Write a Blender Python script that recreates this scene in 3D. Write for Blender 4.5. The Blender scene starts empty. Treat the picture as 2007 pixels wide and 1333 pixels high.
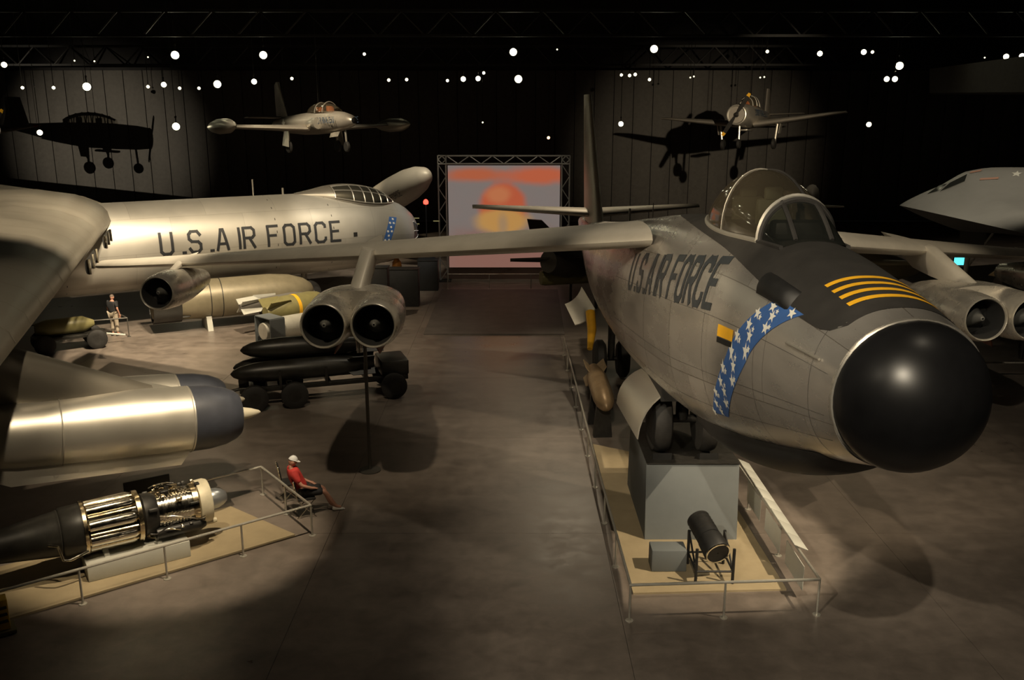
import bpy, bmesh, math, random
from mathutils import Vector, Matrix
random.seed(7)
R = math.radians
scn = bpy.context.scene
COL = scn.collection
V = Vector
# ---------------------------------------------------------------- camera
FPX, PITCH, HC = 1750.0, R(14.1), 8.9
SP, CP = math.sin(PITCH), math.cos(PITCH)
cam_d = bpy.data.cameras.new('camera'); cam = bpy.data.objects.new('camera', cam_d)
COL.objects.link(cam); scn.camera = cam
cam_d.sensor_width = 36; cam_d.lens = 36*FPX/2007; cam_d.clip_end = 400; cam_d.clip_start = .1
cam.location = (0, 0, HC); cam.rotation_euler = (math.pi/2-PITCH, 0, 0)
# ---------------------------------------------------------------- world and exposure
w = bpy.data.worlds.new('hall_air'); scn.world = w; w.use_nodes = True
w.node_tree.nodes['Background'].inputs[0].default_value = (.9, .85, .75, 1)
w.node_tree.nodes['Background'].inputs[1].default_value = .006
scn.view_settings.view_transform = 'Standard'; scn.view_settings.look = 'None'
scn.view_settings.exposure = 1.0; scn.view_settings.gamma = 1; scn.view_settings.use_curve_mapping = False
# ---------------------------------------------------------------- the hall's spotlights, plus a few added fill spots
WARM = (1, .81, .55); SOFT = (1, .86, .64); COOL = (.75, .88, 1)
def spot(loc, tgt, power, deg, blend=.4, col=WARM, rad=.25):
    l = bpy.data.lights.new('hall_or_fill_spot', 'SPOT'); o = bpy.data.objects.new('hall_or_fill_spot', l); COL.objects.link(o)
    l.energy = power; l.color = col; l.spot_size = R(deg); l.spot_blend = blend; l.shadow_soft_size = rad
    o.location = loc; o.rotation_euler = (V(tgt)-V(loc)).to_track_quat('-Z', 'Y').to_euler()
    return o
SPOTS = [
 # loc, target, watts, cone, blend, colour, radius
 ((-2.5, 14.5, 15), (-7.0, 17.5, .5), 3600, 25, .5, WARM, .06),   # engine enclosure
 ((-5, 24, 19), (-15, 39.5, 3), 11000, 46, .6, WARM, .3),        # bomber fuselage side
 ((-3, 33, 18), (-7.5, 43.5, 3.6), 4800, 26, .7, SOFT, .3),      # bomber nose
 ((1, 36, 16), (-4.9, 46, 3.4), 1400, 14, .7, COOL, .3),         # bluish nose light
 ((-6, 24, 19), (-15, 29, 5), 13000, 44, .6, WARM, .3),           # big wing
 ((-3, 9, 18), (-9, 18.5, 3), 2600, 30, .6, WARM, .2),           # jet pod
 ((-12, 30, 17), (-11, 34, 0), 4200, 66, .8, WARM, .2),          # bombs and floor beneath
 ((11.5, 12, 13), (3.6, 18, .5), 4600, 26, .3, WARM, .06),       # gear pedestal from the right
 ((7.6, 24.5, 14), (4.8, 18.3, 0), 1500, 24, .4, WARM, .08),     # pedestal floor right side
 ((1.0, 27.5, 15), (2.4, 22.5, 0), 900, 20, .4, WARM, .08),      # floor left of the gear
 ((-1, -4, 17), (5, 12, 4), 4000, 38, .4, SOFT, .10),            # nose from behind the camera
 ((-11, 5, 13), (3.4, 16.5, 5.6), 5200, 22, .5, WARM, .10),      # lettered side of the jet
 ((-6, 1, 14), (3.6, 13, 5.8), 3000, 24, .5, SOFT, .08),
 ((-4, 10, 19), (-5, 24, 5), 2400, 46, .6, WARM, .2),            # left wing and pods
 ((16, 12, 17), (9, 21, 5), 2000, 44, .6, WARM, .2),             # right wing and pods
 ((15, 32, 19), (25, 44, 4), 5200, 44, .7, SOFT, .3),            # flying wing
 ((-14, 43, 18), (-12.6, 52.0, 8.6), 7000, 34, .6, WARM, .2),    # hanging jet
 ((-4, 43, 17), (-6.6, 50.8, 5), 4200, 24, .6, SOFT, .2),          # added spot, brightens the missile
 ((14.6, 33, 11.8), (15.4, 70, 6.4), 8000, 30, 1, WARM, .12),    # hanging propeller trainer
 ((-41, 18, 10.4), (-34.6, 78, 6.4), 30000, 18, 1, SOFT, .05),  # wall behind the left trainer
 ((2, 26, 20), (-1, 24, 0), 850, 70, .9, SOFT, .3),             # added wide fill over the open floor
 ((-1, 38, 17), (-.4, 48.8, 5), 900, 36, .8, SOFT, .2),            # added spot, brightens the screen frame
 ((8, 8, 20), (7, 16, 0), 350, 60, .9, SOFT, .3),                # added wide fill for the floor at the right
 ((3, 45, 17), (3.2, 35, 6), 1400, 40, .6, WARM, .2),            # tail
]
for s_ in SPOTS: spot(*s_)
# ---------------------------------------------------------------- helpers
def W(px, py, d):
    """photo pixel + depth along the optical axis -> world point"""
    a = (px-1003.5)/FPX*d; b = (666.5-py)/FPX*d
    return V((a, d*CP+b*SP, HC-d*SP+b*CP))
def G(px, py, z=0.0):
    a = (px-1003.5)/FPX; b = (666.5-py)/FPX
    dv = V((a, CP+b*SP, -SP+b*CP)); t = (z-HC)/dv.z
    return V((0, 0, HC))+dv*t
def lerp(a, b, t): return a+(b-a)*t
def interp(keys, x):
    """catmull-rom through rows (x, a, b, c...)"""
    n = len(keys)
    if x <= keys[0][0]: return list(keys[0][1:])
    if x >= keys[-1][0]: return list(keys[-1][1:])
    i = max(k for k in range(n-1) if keys[k][0] <= x)
    k0, k1, k2, k3 = keys[max(i-1, 0)], keys[i], keys[i+1], keys[min(i+2, n-1)]
    h = k2[0]-k1[0]; t = (x-k1[0])/h; out = []
    for j in range(1, len(k1)):
        m1 = (k2[j]-k0[j])/(k2[0]-k0[0])*h; m2 = (k3[j]-k1[j])/(k3[0]-k1[0])*h
        out.append((2*t**3-3*t*t+1)*k1[j]+(t**3-2*t*t+t)*m1+(-2*t**3+3*t*t)*k2[j]+(t**3-t*t)*m2)
    return out
# ---- materials
MATS = {}
def mat(name, col, rough=.5, metal=0., noise=.0, nscale=4., bump=0., emit=None, estr=0., trans=0., spec=.5, coat=0., streak=None, rnoise=.0, panels=None):
    if name in MATS: return MATS[name]
    m = bpy.data.materials.new(name); m.use_nodes = True; nt = m.node_tree; N = nt.nodes; L = nt.links
    b = N['Principled BSDF']; b.inputs['Roughness'].default_value = rough; b.inputs['Metallic'].default_value = metal
    b.inputs['Base Color'].default_value = (*col, 1); b.inputs['Specular IOR Level'].default_value = spec
    if coat: b.inputs['Coat Weight'].default_value = coat
    if trans: b.inputs['Transmission Weight'].default_value = trans
    if emit: b.inputs['Emission Color'].default_value = (*emit, 1); b.inputs['Emission Strength'].default_value = estr
    if noise or bump or rnoise or panels:
        tc = N.new('ShaderNodeTexCoord'); mp = N.new('ShaderNodeMapping'); L.new(tc.outputs['Object'], mp.inputs[0])
        if streak: mp.inputs['Scale'].default_value = streak
        nz = N.new('ShaderNodeTexNoise'); nz.inputs['Scale'].default_value = nscale; nz.inputs['Detail'].default_value = 6
        nz.inputs['Roughness'].default_value = .62; L.new(mp.outputs[0], nz.inputs['Vector'])
        fac = nz.outputs['Fac']
        if noise:
            mx = N.new('ShaderNodeMix'); mx.data_type = 'RGBA'
            mx.inputs['A'].default_value = (*[max(0, c*(1-noise)) for c in col], 1)
            mx.inputs['B'].default_value = (*[min(1, c*(1+noise)) for c in col], 1)
            rg = N.new('ShaderNodeMapRange'); rg.inputs['From Min'].default_value = .3; rg.inputs['From Max'].default_value = .7
            L.new(fac, rg.inputs['Value']); L.new(rg.outputs[0], mx.inputs['Factor'])
            last = mx.outputs['Result']
            if panels:
                br = N.new('ShaderNodeTexBrick'); br.inputs['Scale'].default_value = panels[0]
                br.inputs['Mortar Size'].default_value = panels[1]; br.inputs['Color1'].default_value = (1, 1, 1, 1)
                br.inputs['Color2'].default_value = (.8, .8, .8, 1); br.inputs['Mortar'].default_value = (.45, .43, .4, 1)
                br.inputs['Brick Width'].default_value = panels[2]; br.inputs['Row Height'].default_value = panels[3]
                L.new(tc.outputs['UV'], br.inputs['Vector'])
                m2 = N.new('ShaderNodeMix'); m2.data_type = 'RGBA'; m2.blend_type = 'MULTIPLY'; m2.inputs['Factor'].default_value = 1
                L.new(last, m2.inputs['A']); L.new(br.outputs['Color'], m2.inputs['B']); last = m2.outputs['Result']
            L.new(last, b.inputs['Base Color'])
        if rnoise:
            r2 = N.new('ShaderNodeMapRange'); r2.inputs['From Min'].default_value = .3; r2.inputs['From Max'].default_value = .7
            r2.inputs['To Min'].default_value = max(.03, rough-rnoise); r2.inputs['To Max'].default_value = rough+rnoise
            L.new(fac, r2.inputs['Value']); L.new(r2.outputs[0], b.inputs['Roughness'])
        if bump:
            bp = N.new('ShaderNodeBump'); bp.inputs['Strength'].default_value = bump; bp.inputs['Distance'].default_value = .03
            L.new(fac, bp.inputs['Height']); L.new(bp.outputs[0], b.inputs['Normal'])
    MATS[name] = m; return m
ALU = mat('bare_aluminium', (.56, .53, .49), .27, .7, .16, .9, 0, rnoise=.09, streak=(1, .45, 1.6), panels=(1, .006, 2.2, 1.1))
ALUP = mat('bare_aluminium_pod', (.60, .57, .51), .28, .72, .18, 2., .03, rnoise=.08)
ALUW = mat('dull_wing_skin', (.52, .49, .43), .48, .4, .10, 1.2, .02)
SILV = mat('silver_painted_skin', (.50, .48, .43), .46, .55, .06, .5, 0, rnoise=.06, panels=(1, .0035, 3.1, 1.3))
SILVL = mat('bright_magnesium', (.62, .59, .52), .38, .75, .06, .6, 0, rnoise=.05)
BLKG = mat('gloss_black_radome', (.010, .010, .011), .34, 0, .2, 3., 0, spec=.55)
BLKM = mat('matt_black_panel', (.028, .026, .024), .62, 0, .22, 2.5, .02)
BLACK = mat('black_paint', (.012, .012, .012), .55, 0, .3, 6.)
BOMBB = mat('black_bomb_paint', (.022, .021, .018), .38, .1, .35, 5., .02)
DARKM = mat('dark_gear_metal', (.035, .033, .03), .45, .5, .3, 6., .03)
RUB = mat('tyre_rubber', (.016, .015, .014), .7, 0, .3, 9., .05)
HUB = mat('wheel_hub_metal', (.38, .36, .32), .42, .7, .2, 7.)
YEL = mat('marking_yellow', (.80, .42, .02), .5, 0, .08, 5.)
BLUE = mat('band_blue', (.045, .12, .34), .5, 0, .12, 4.)
WHT = mat('marking_white', (.80, .79, .72), .55, 0, .05, 5.)
LETT = mat('letter_black', (.02, .022, .026), .5, .1, .2, 5.)
LETB = mat('letter_slate', (.045, .052, .06), .42, .35, .2, 5.)
GREY = mat('pedestal_grey', (.15, .165, .17), .7, 0, .05, 3.)
LGREY = mat('plinth_pale', (.50, .50, .45), .65, 0, .04, 3.)
RAILM = mat('rail_galvanised', (.55, .53, .47), .4, .6, .1, 8.)
RAILD = mat('rail_dark', (.10, .095, .085), .5, .5, .1, 8.)
BLUG = mat('pod_nose_slate', (.055, .06, .078), .42, .15, .15, 3.)
RED = mat('signal_red', (.55, .05, .03), .5, 0, .1, 5.)
DRED = mat('liner_brown_red', (.16, .06, .04), .55, .2, .3, 5.)
TAN = mat('door_liner_tan', (.42, .30, .17), .5, .25, .2, 4., .03)
OLIVE = mat('bomb_olive', (.20, .18, .075), .45, .05, .12, 3., .02)
DRAB = mat('bomb_drab_tan', (.24, .21, .14), .42, .25, .14, 2., .02)
WSTEEL = mat('bomb_white', (.62, .60, .52), .4, .2, .1, 3.)
CHROME = mat('polished_steel', (.72, .68, .58), .16, 1, .15, 8., .03, rnoise=.06)
BRASS = mat('heat_tinted_steel', (.60, .50, .33), .24, 1, .25, 6., .04, rnoise=.08)
CREAM = mat('engine_front_cream', (.66, .60, .44), .5, .1, .1, 5.)
NOSEC = mat('engine_cone_silver', (.50, .53, .55), .3, .8, .08, 5.)
def glass(name, col, alpha, rough=.06):
    m = bpy.data.materials.new(name); m.use_nodes = True; nt = m.node_tree; N = nt.nodes; L = nt.links
    b = N['Principled BSDF']; b.inputs['Base Color'].default_value = (*col, 1); b.inputs['Roughness'].default_value = rough
    b.inputs['Specular IOR Level'].default_value = .8
    tr = N.new('ShaderNodeBsdfTransparent'); tr.inputs[0].default_value = (.86, .84, .78, 1)
    mx = N.new('ShaderNodeMixShader'); fr = N.new('ShaderNodeFresnel'); fr.inputs[0].default_value = 1.5
    ad = N.new('ShaderNodeMath'); ad.inputs[1].default_value = alpha; L.new(fr.outputs[0], ad.inputs[0]); ad.use_clamp = True
    L.new(ad.outputs[0], mx.inputs[0]); L.new(tr.outputs[0], mx.inputs[1]); L.new(b.outputs[0], mx.inputs[2])
    L.new(mx.outputs[0], N['Material Output'].inputs[0]); MATS[name] = m; return m
GLASS = glass('canopy_plexiglass', (.10, .085, .06), .22)
GLASSD = glass('windscreen_glass_dark', (.02, .022, .02), .45)
SHEET = glass('clear_acrylic', (.3, .3, .3), .06)
# ---- mesh builder
class MB:
    def __init__(s): s.v = []; s.f = []; s.uv = None
    def add(s, vs, fs):
        o = len(s.v); s.v += [V(p) for p in vs]; s.f += [tuple(i+o for i in f) for f in fs]; return s
    def box(s, c, size, rz=0., M=None):
        hx, hy, hz = [k/2 for k in size]; c = V(c); rot = Matrix.Rotation(rz, 3, 'Z') if M is None else M
        vs = [c+rot@V((x*hx, y*hy, z*hz)) for x in (-1, 1) for y in (-1, 1) for z in (-1, 1)]
        return s.add(vs, [(0, 1, 3, 2), (4, 6, 7, 5), (0, 4, 5, 1), (2, 3, 7, 6), (0, 2, 6, 4), (1, 5, 7, 3)])
    def bbox(s, c, size, bev=.02, rz=0., M=None):
        bm = bmesh.new(); bmesh.ops.create_cube(bm, size=1)
        for v_ in bm.verts: v_.co = V((v_.co.x*size[0], v_.co.y*size[1], v_.co.z*size[2]))
        bmesh.ops.bevel(bm, geom=bm.edges[:], offset=min(bev, min(size)*.45), segments=2, affect='EDGES', profile=.5)
        rot = Matrix.Rotation(rz, 3, 'Z') if M is None else M; c = V(c); bm.verts.index_update()
        s.add([c+rot@v_.co for v_ in bm.verts], [tuple(v_.index for v_ in f.verts) for f in bm.faces]); bm.free(); return s
    def prism(s, poly, off):
        """polygon (list of points) extruded by vector off"""
        n = len(poly); off = V(off); vs = [V(p) for p in poly]+[V(p)+off for p in poly]
        return s.add(vs, [tuple(range(n))[::-1], tuple(range(n, 2*n))]+[(i, (i+1) % n, n+(i+1) % n, n+i) for i in range(n)])
    def loft(s, rings, caps=True, closed=True):
        n = len(rings[0]); vs = [p for r in rings for p in r]; fs = []
        for k in range(len(rings)-1):
            for i in range(n if closed else n-1):
                j = (i+1) % n; fs.append((k*n+i, k*n+j, (k+1)*n+j, (k+1)*n+i))
        if caps and closed: fs += [tuple(range(n))[::-1], tuple((len(rings)-1)*n+i for i in range(n))]
        return s.add(vs, fs)
    def tube(s, pts, r, n=8, caps=True):
        pts = [V(p) for p in pts]; rs = r if isinstance(r, (list, tuple)) else [r]*len(pts); rings = []
        up = None
        for i, p in enumerate(pts):
            t = (pts[min(i+1, len(pts)-1)]-pts[max(i-1, 0)]).normalized()
            if up is None: up = t.orthogonal().normalized()
            up = (up-t*up.dot(t)).normalized(); b = t.cross(up)
            rings.append([p+(up*math.cos(a)+b*math.sin(a))*rs[i] for a in [2*math.pi*k/n for k in range(n)]])
        return s.loft(rings, caps)
    def lathe(s, prof, o, ax, n=24, caps=True, flat=1.):
        """prof: (distance along axis, radius)"""
        o = V(o); ax = V(ax).normalized(); u = ax.cross(V((0, 0, 1)))
        u = u.normalized() if u.length > 1e-4 else V((1, 0, 0)); b = u.cross(ax)
        return s.loft([[o+ax*h+(u*math.cos(a)+b*math.sin(a)*flat)*max(r, 1e-4) for a in [2*math.pi*k/n for k in range(n)]] for h, r in prof], caps)
    def grid(s, fn, us, vs_):
        P = [fn(u, v_) for u in us for v_ in vs_]; m = len(vs_)
        return s.add(P, [(i*m+j, (i+1)*m+j, (i+1)*m+j+1, i*m+j+1) for i in range(len(us)-1) for j in range(m-1)])
    def mesh(s, name, m, sharp=38):
        me = bpy.data.meshes.new(name); me.from_pydata([tuple(p) for p in s.v], [], s.f)
        bm = bmesh.new(); bm.from_mesh(me); bmesh.ops.recalc_face_normals(bm, faces=bm.faces); bm.to_mesh(me); bm.free()
        if m: me.materials.append(m)
        me.polygons.foreach_set('use_smooth', [True]*len(me.polygons)); me.set_sharp_from_angle(angle=R(sharp))
        if s.uv: 
            ul = me.uv_layers.new(name='UVMap'); 
            for lp in me.loops: ul.data[lp.index].uv = s.uv[lp.vertex_index]
        return me
    def obj(s, name, m, parent=None, sharp=38, label=None):
        return link(name, s.mesh(name, m, sharp), parent, label)
ROOTM = {}
def link(name, data, parent=None, label=None):
    o = bpy.data.objects.new(name, data); COL.objects.link(o)
    if parent is not None: attach(o, parent)
    if label: o['label'] = label
    return o
def attach(o, p):
    o.parent = p; o.matrix_parent_inverse = ROOTM[p].inverted() if p in ROOTM else Matrix()
def thing(name, label, cat, loc=(0, 0, 0), rz=0., group=None):
    o = bpy.data.objects.new(name, None); COL.objects.link(o); o.location = loc; o.rotation_euler = (0, 0, rz)
    o.empty_display_size = .2; ROOTM[o] = Matrix.Translation(V(loc))@Matrix.Rotation(rz, 4, 'Z')
    return tag(o, label, cat, group)
def tag(o, label, cat, group=None):
    o['label'] = label; o['category'] = cat
    if group: o['group'] = group
    return o
def place(name, me, parent, M):
    """shared mesh placed by world matrix under a thing"""
    o = bpy.data.objects.new(name, me); COL.objects.link(o); o.matrix_basis = M
    if parent is not None: attach(o, parent)
    return o
def frame(o, x, z=(0, 0, 1)):
    """matrix with local x along x"""
    x = V(x).normalized(); y = V(z).cross(x).normalized(); zz = x.cross(y)
    return Matrix(((x.x, y.x, zz.x, o[0]), (x.y, y.y, zz.y, o[1]), (x.z, y.z, zz.z, o[2]), (0, 0, 0, 1)))
# ---- lettering: strokes in a 0.6 x 1 cell, laid on any surface
c_ = .13
GL = {'U': [[(0, 1), (0, c_), (c_, 0), (.6-c_, 0), (.6, c_), (.6, 1)]], 'S': [[(.6, .82), (.47, 1), (.13, 1), (0, .87), (0, .65), (.13, .52), (.47, .5), (.6, .37), (.6, .13), (.47, 0), (.13, 0), (0, .18)]],
 '.': [[(.18, 0), (.32, 0)]], 'A': [[(0, 0), (.24, 1), (.36, 1), (.6, 0)], [(.12, .3), (.48, .3)]], 'I': [[(.3, 0), (.3, 1)]],
 'R': [[(0, 0), (0, 1), (.47, 1), (.6, .87), (.6, .62), (.47, .5), (0, .5)], [(.3, .5), (.6, 0)]], 'F': [[(0, 0), (0, 1), (.58, 1)], [(0, .53), (.46, .53)]],
 'O': [[(.13, 0), (0, .13), (0, .87), (.13, 1), (.47, 1), (.6, .87), (.6, .13), (.47, 0), (.13, 0)]], 'C': [[(.6, .78), (.6, .87), (.47, 1), (.13, 1), (0, .87), (0, .13), (.13, 0), (.47, 0), (.6, .13), (.6, .22)]],
 'E': [[(.58, 1), (0, 1), (0, 0), (.58, 0)], [(0, .52), (.46, .52)]], 'D': [[(0, 0), (0, 1), (.42, 1), (.6, .82), (.6, .18), (.42, 0), (0, 0)]], 'T': [[(.3, 0), (.3, 1)], [(0, 1), (.6, 1)]]}
def stroke_text(txt, fn, th=.15, adv=.92, seg=.12):
    """fn(u, v): u advances in letter heights, v 0..1; returns list of MB, one per letter"""
    out = []; u0 = 0
    for ch in txt:
        if ch in GL:
            mb = MB()
            for pl in GL[ch]:
                for i in range(len(pl)-1):
                    a, b = V((*pl[i], 0)), V((*pl[i+1], 0)); d = (b-a); L_ = d.length; d /= L_; nrm = V((-d.y, d.x, 0))
                    a2 = a-d*th*.32; b2 = b+d*th*.32; n = max(1, int((b2-a2).length/seg)+1)
                    ww = th if abs(d.y) > .5 else th*.85
                    mb.grid(lambda t, q: fn(*((a2+(b2-a2)*t+nrm*q*ww*.5).xy+V((u0, 0)))), [k/n for k in range(n+1)], [-1, 0, 1])
            out.append((ch, mb))
        u0 += .55 if ch == '.' or ch == 'I' else (.45 if ch == ' ' else adv)
        if ch == '.': u0 -= 0
    return out, u0
def star_mb(fn, u, v, r, rot=0):
    mb = MB(); pts = []
    for k in range(10):
        a = math.pi/2+rot+k*math.pi/5; rr = r if k % 2 == 0 else r*.42
        pts.append(fn(u+rr*math.cos(a), v+rr*math.sin(a)))
    return mb.add([fn(u, v)]+pts, [(0, k+1, (k+1) % 10+1) for k in range(10)])
# ---- airfoil ring
AF = [(0, 0), (.012, .18), (.05, .36), (.12, .53), (.25, .66), (.4, .68), (.6, .54), (.8, .30), (1, .02), (.8, -.20), (.6, -.31), (.4, -.36), (.25, -.35), (.12, -.29), (.05, -.21), (.012, -.11)]
def foil(le, aft, up, chord, thick):
    le, aft, up = V(le), V(aft).normalized(), V(up).normalized()
    return [le+aft*(x*chord)+up*(y*thick) for x, y in AF]
# ================================================================ setting
def pos_mat(name, base, var, scales, rough, rvar, spec=.5, bump=.02):
    m = bpy.data.materials.new(name); m.use_nodes = True; nt = m.node_tree; N = nt.nodes; L = nt.links; b = N['Principled BSDF']
    g = N.new('ShaderNodeNewGeometry'); cur = None; facs = []
    for sc, st in scales:
        mp = N.new('ShaderNodeMapping'); mp.inputs['Scale'].default_value = st; L.new(g.outputs['Position'], mp.inputs[0])
        nz = N.new('ShaderNodeTexNoise'); nz.inputs['Scale'].default_value = sc; nz.inputs['Detail'].default_value = 7; nz.inputs['Roughness'].default_value = .6
        nz.inputs['Distortion'].default_value = .4
        L.new(mp.outputs[0], nz.inputs['Vector']); rg = N.new('ShaderNodeMapRange'); rg.inputs['From Min'].default_value = .33; rg.inputs['From Max'].default_value = .68
        L.new(nz.outputs['Fac'], rg.inputs['Value']); facs.append(rg.outputs[0])
    f = facs[0]
    for k in facs[1:]:
        a = N.new('ShaderNodeMath'); a.operation = 'ADD'; L.new(f, a.inputs[0]); L.new(k, a.inputs[1]); f = a.outputs[0]
    dv = N.new('ShaderNodeMath'); dv.operation = 'DIVIDE'; dv.inputs[1].default_value = len(facs); L.new(f, dv.inputs[0]); f = dv.outputs[0]
    mx = N.new('ShaderNodeMix'); mx.data_type = 'RGBA'; mx.inputs['A'].default_value = (*[c*(1-var) for c in base], 1); mx.inputs['B'].default_value = (*[c*(1+var) for c in base], 1)
    L.new(f, mx.inputs['Factor']); L.new(mx.outputs['Result'], b.inputs['Base Color'])
    r2 = N.new('ShaderNodeMapRange'); r2.inputs['To Min'].default_value = rough-rvar; r2.inputs['To Max'].default_value = rough+rvar
    L.new(f, r2.inputs['Value']); L.new(r2.outputs[0], b.inputs['Roughness']); b.inputs['Specular IOR Level'].default_value = spec
    if bump:
        bp = N.new('ShaderNodeBump'); bp.inputs['Strength'].default_value = bump; bp.inputs['Distance'].default_value = .02; L.new(f, bp.inputs['Height']); L.new(bp.outputs[0], b.inputs['Normal'])
    MATS[name] = m; return m
FLOORM = pos_mat('sealed_concrete', (.180, .150, .128), .5, [(.16, (1, 1, 1)), (.5, (1, 2.5, 1)), (2.5, (1, 1, 1))], .36, .12, .5, .03)
JOINT = mat('floor_joint', (.02, .018, .015), .9)
WALLM = pos_mat('wall_panel_grey', (.115, .108, .10), .25, [(.35, (1, 1, .3)), (3, (1, 1, 1))], .7, .1, .3, 0)
CEILM = pos_mat('ceiling_dark', (.035, .034, .035), .3, [(.3, (1, 1, 1))], .85, .05, .2, 0)
def struct(o): o['kind'] = 'structure'; return o
X0, X1, Y0, Y1 = -64, 68, -12, 78
fl = struct(MB().box(((X0+X1)/2, (Y0+Y1)/2, -.06), (X1-X0, Y1-Y0, .08)).obj('floor', JOINT))
SL = 6.0
slab = MB().box((0, 0, 0), (SL-.008, SL-.008, .02)).mesh('floor_slab', FLOORM)
for i in range(int((X1-X0)/SL)):
    for j in range(int((Y1-Y0)/SL)):
        o = bpy.data.objects.new('floor_slab', slab); COL.objects.link(o); o.location = (X0+SL*(i+.5), Y0+SL*(j+.5), -.01); o.parent = fl
# back wall made of upright sheet panels
bw = struct(MB().box(((X0+X1)/2, Y1+.3, 6.5), (X1-X0, .3, 13)).obj('wall_back', CEILM))
PW = 1.65
pan = MB().bbox((0, 0, 0), (PW-.05, .12, 12.6), .025).mesh('wall_panel', WALLM)
for i in range(int((X1-X0)/PW)):
    o = bpy.data.objects.new('wall_panel', pan); COL.objects.link(o); o.location = (X0+PW*(i+.5), Y1+.09, 6.3); o.parent = bw
struct(MB().box((X0-.3, (Y0+Y1)/2, 9), (.3, Y1-Y0, 18)).obj('wall_left', CEILM))
struct(MB().box((X1+.3, (Y0+Y1)/2, 9), (.3, Y1-Y0, 18)).obj('wall_right', CEILM))
struct(MB().box(((X0+X1)/2, Y0-.3, 11), (X1-X0, .3, 22)).obj('wall_front', CEILM))
arch = [(Y1+.5, 12.8), (Y1-.6, 14.6), (Y1-3, 17.0), (Y1-7, 19.4), (Y1-13, 21.4), (Y1-20, 22.6), (Y1-30, 23.2), (Y0-.5, 23.2)]
cm = MB()
cm.loft([[V((x, y, z)) for y, z in arch]+[V((x, y+.1, z+.35)) for y, z in arch[::-1]] for x in (X0-.5, X1+.5)])
struct(cm.obj('ceiling', CEILM))
# roof trusses hanging across the hall: one structure each, members as parts
def truss(Y, z, x0, x1, h=1.3, bay=2.6, r=.06):
    t = struct(MB().box(((x0+x1)/2, Y, z+h), (x1-x0, .16, .16)).obj('trim_1' if Y > 60 else 'trim_2', BLACK))
    MB().box(((x0+x1)/2, Y, z), (x1-x0, .14, .14)).obj('bottom_chord', BLACK, t)
    n = int((x1-x0)/bay); dm = MB().tube([(0, 0, 0), (bay/2, 0, h)], r, 5).mesh('diagonal', BLACK)
    for i in range(n):
        o = bpy.data.objects.new('diagonal', dm); COL.objects.link(o); o.location = (x0+i*bay, Y, z); o.parent = t
        o = bpy.data.objects.new('diagonal', dm); COL.objects.link(o); o.location = (x0+(i+1)*bay, Y, z); o.rotation_euler = (0, 0, math.pi); o.parent = t
truss(68, 12.5, -62, 62); truss(52, 13.2, -62, 62)
# dark projecting upper gallery wall at the right
gm = MB(); q0 = W(1822, 150, 58); q1 = W(2060, 175, 46)
gm.prism([W(1822, 135, 58), W(2080, 100, 46), W(2080, 180, 46), W(1822, 182, 58)], (3, 6, 0)).obj('wall_right_gallery', WALLM); bpy.data.objects['wall_right_gallery']['kind'] = 'structure'
# ================================================================ swept-wing silver jet bomber (largest object)
J = thing('jet_bomber', 'silver swept-wing jet bomber with black round nose and bubble canopy raised on pedestals', 'aircraft', (3.7, 18.4, 0))
# stations: y, centre x, top z, bottom z, half width
FS = [(9.23, 4.29, 6.80, 5.12, .84), (10.2, 4.25, 6.98, 4.80, .95), (11.94, 4.17, 7.20, 4.25, 1.10), (13.7, 4.09, 7.25, 3.78, 1.19), (15.6, 4.01, 7.15, 3.38, 1.25),
      (18.8, 3.87, 6.90, 3.0, 1.30), (22.6, 3.70, 6.4, 2.8, 1.30), (27.7, 3.48, 5.72, 2.95, 1.12), (33.9, 3.22, 5.05, 3.75, .62), (38.1, 3.04, 4.75, 4.3, .22)]
YAW = math.atan(.0436); AFT = V((-math.sin(YAW), math.cos(YAW), 0)); LFT = V((-math.cos(YAW), -math.sin(YAW), 0))
def fus(y, ph, off=0.):
    """fuselage surface: ph in degrees from the top, positive towards the text side (photo left)"""
    x, zt, zb, hw = interp(FS, y); zc = (zt+zb)/2; hh = (zt-zb)/2; a = R(ph); e = .88
    s, c = math.sin(a), math.cos(a)
    lx = (hw+off)*math.copysign(abs(s)**e, s); lz = (hh+off)*math.copysign(abs(c)**e, c)
    return V((x, y, zc+lz))+LFT*lx
ys = [9.23+(38.1-9.23)*(k/90)**1.15 for k in range(91)]
NR = 56; mb = MB(); mb.loft([[fus(y, 360*k/NR) for k in range(NR)] for y in ys]); mb.uv = [((y)*1., (k if k < NR/2 else NR-k)*7.2/NR) for y in ys for k in range(NR)]
body = mb.obj('fuselage', ALU, J)
# radome
x, zt, zb, hw = FS[0][1:]; rc = V((x, 9.23, (zt+zb)/2)); rr = .84
rp = [(0, .835), (.08, .842), (.2, .81), (.34, .735), (.46, .63), (.56, .50), (.635, .36), (.685, .22), (.71, .1), (.715, .02)]
MB().lathe([(0, .80)]+rp, rc, -AFT+V((0, 0, .05)), 48).obj('nose_radome', BLKG, J, 60, 'glossy black round radome')
MB().lathe([(-.035, .845), (-.03, .862), (.02, .858), (.03, .84)], rc, -AFT, 48, False).obj('radome_ring', ALUP, J)
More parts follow.
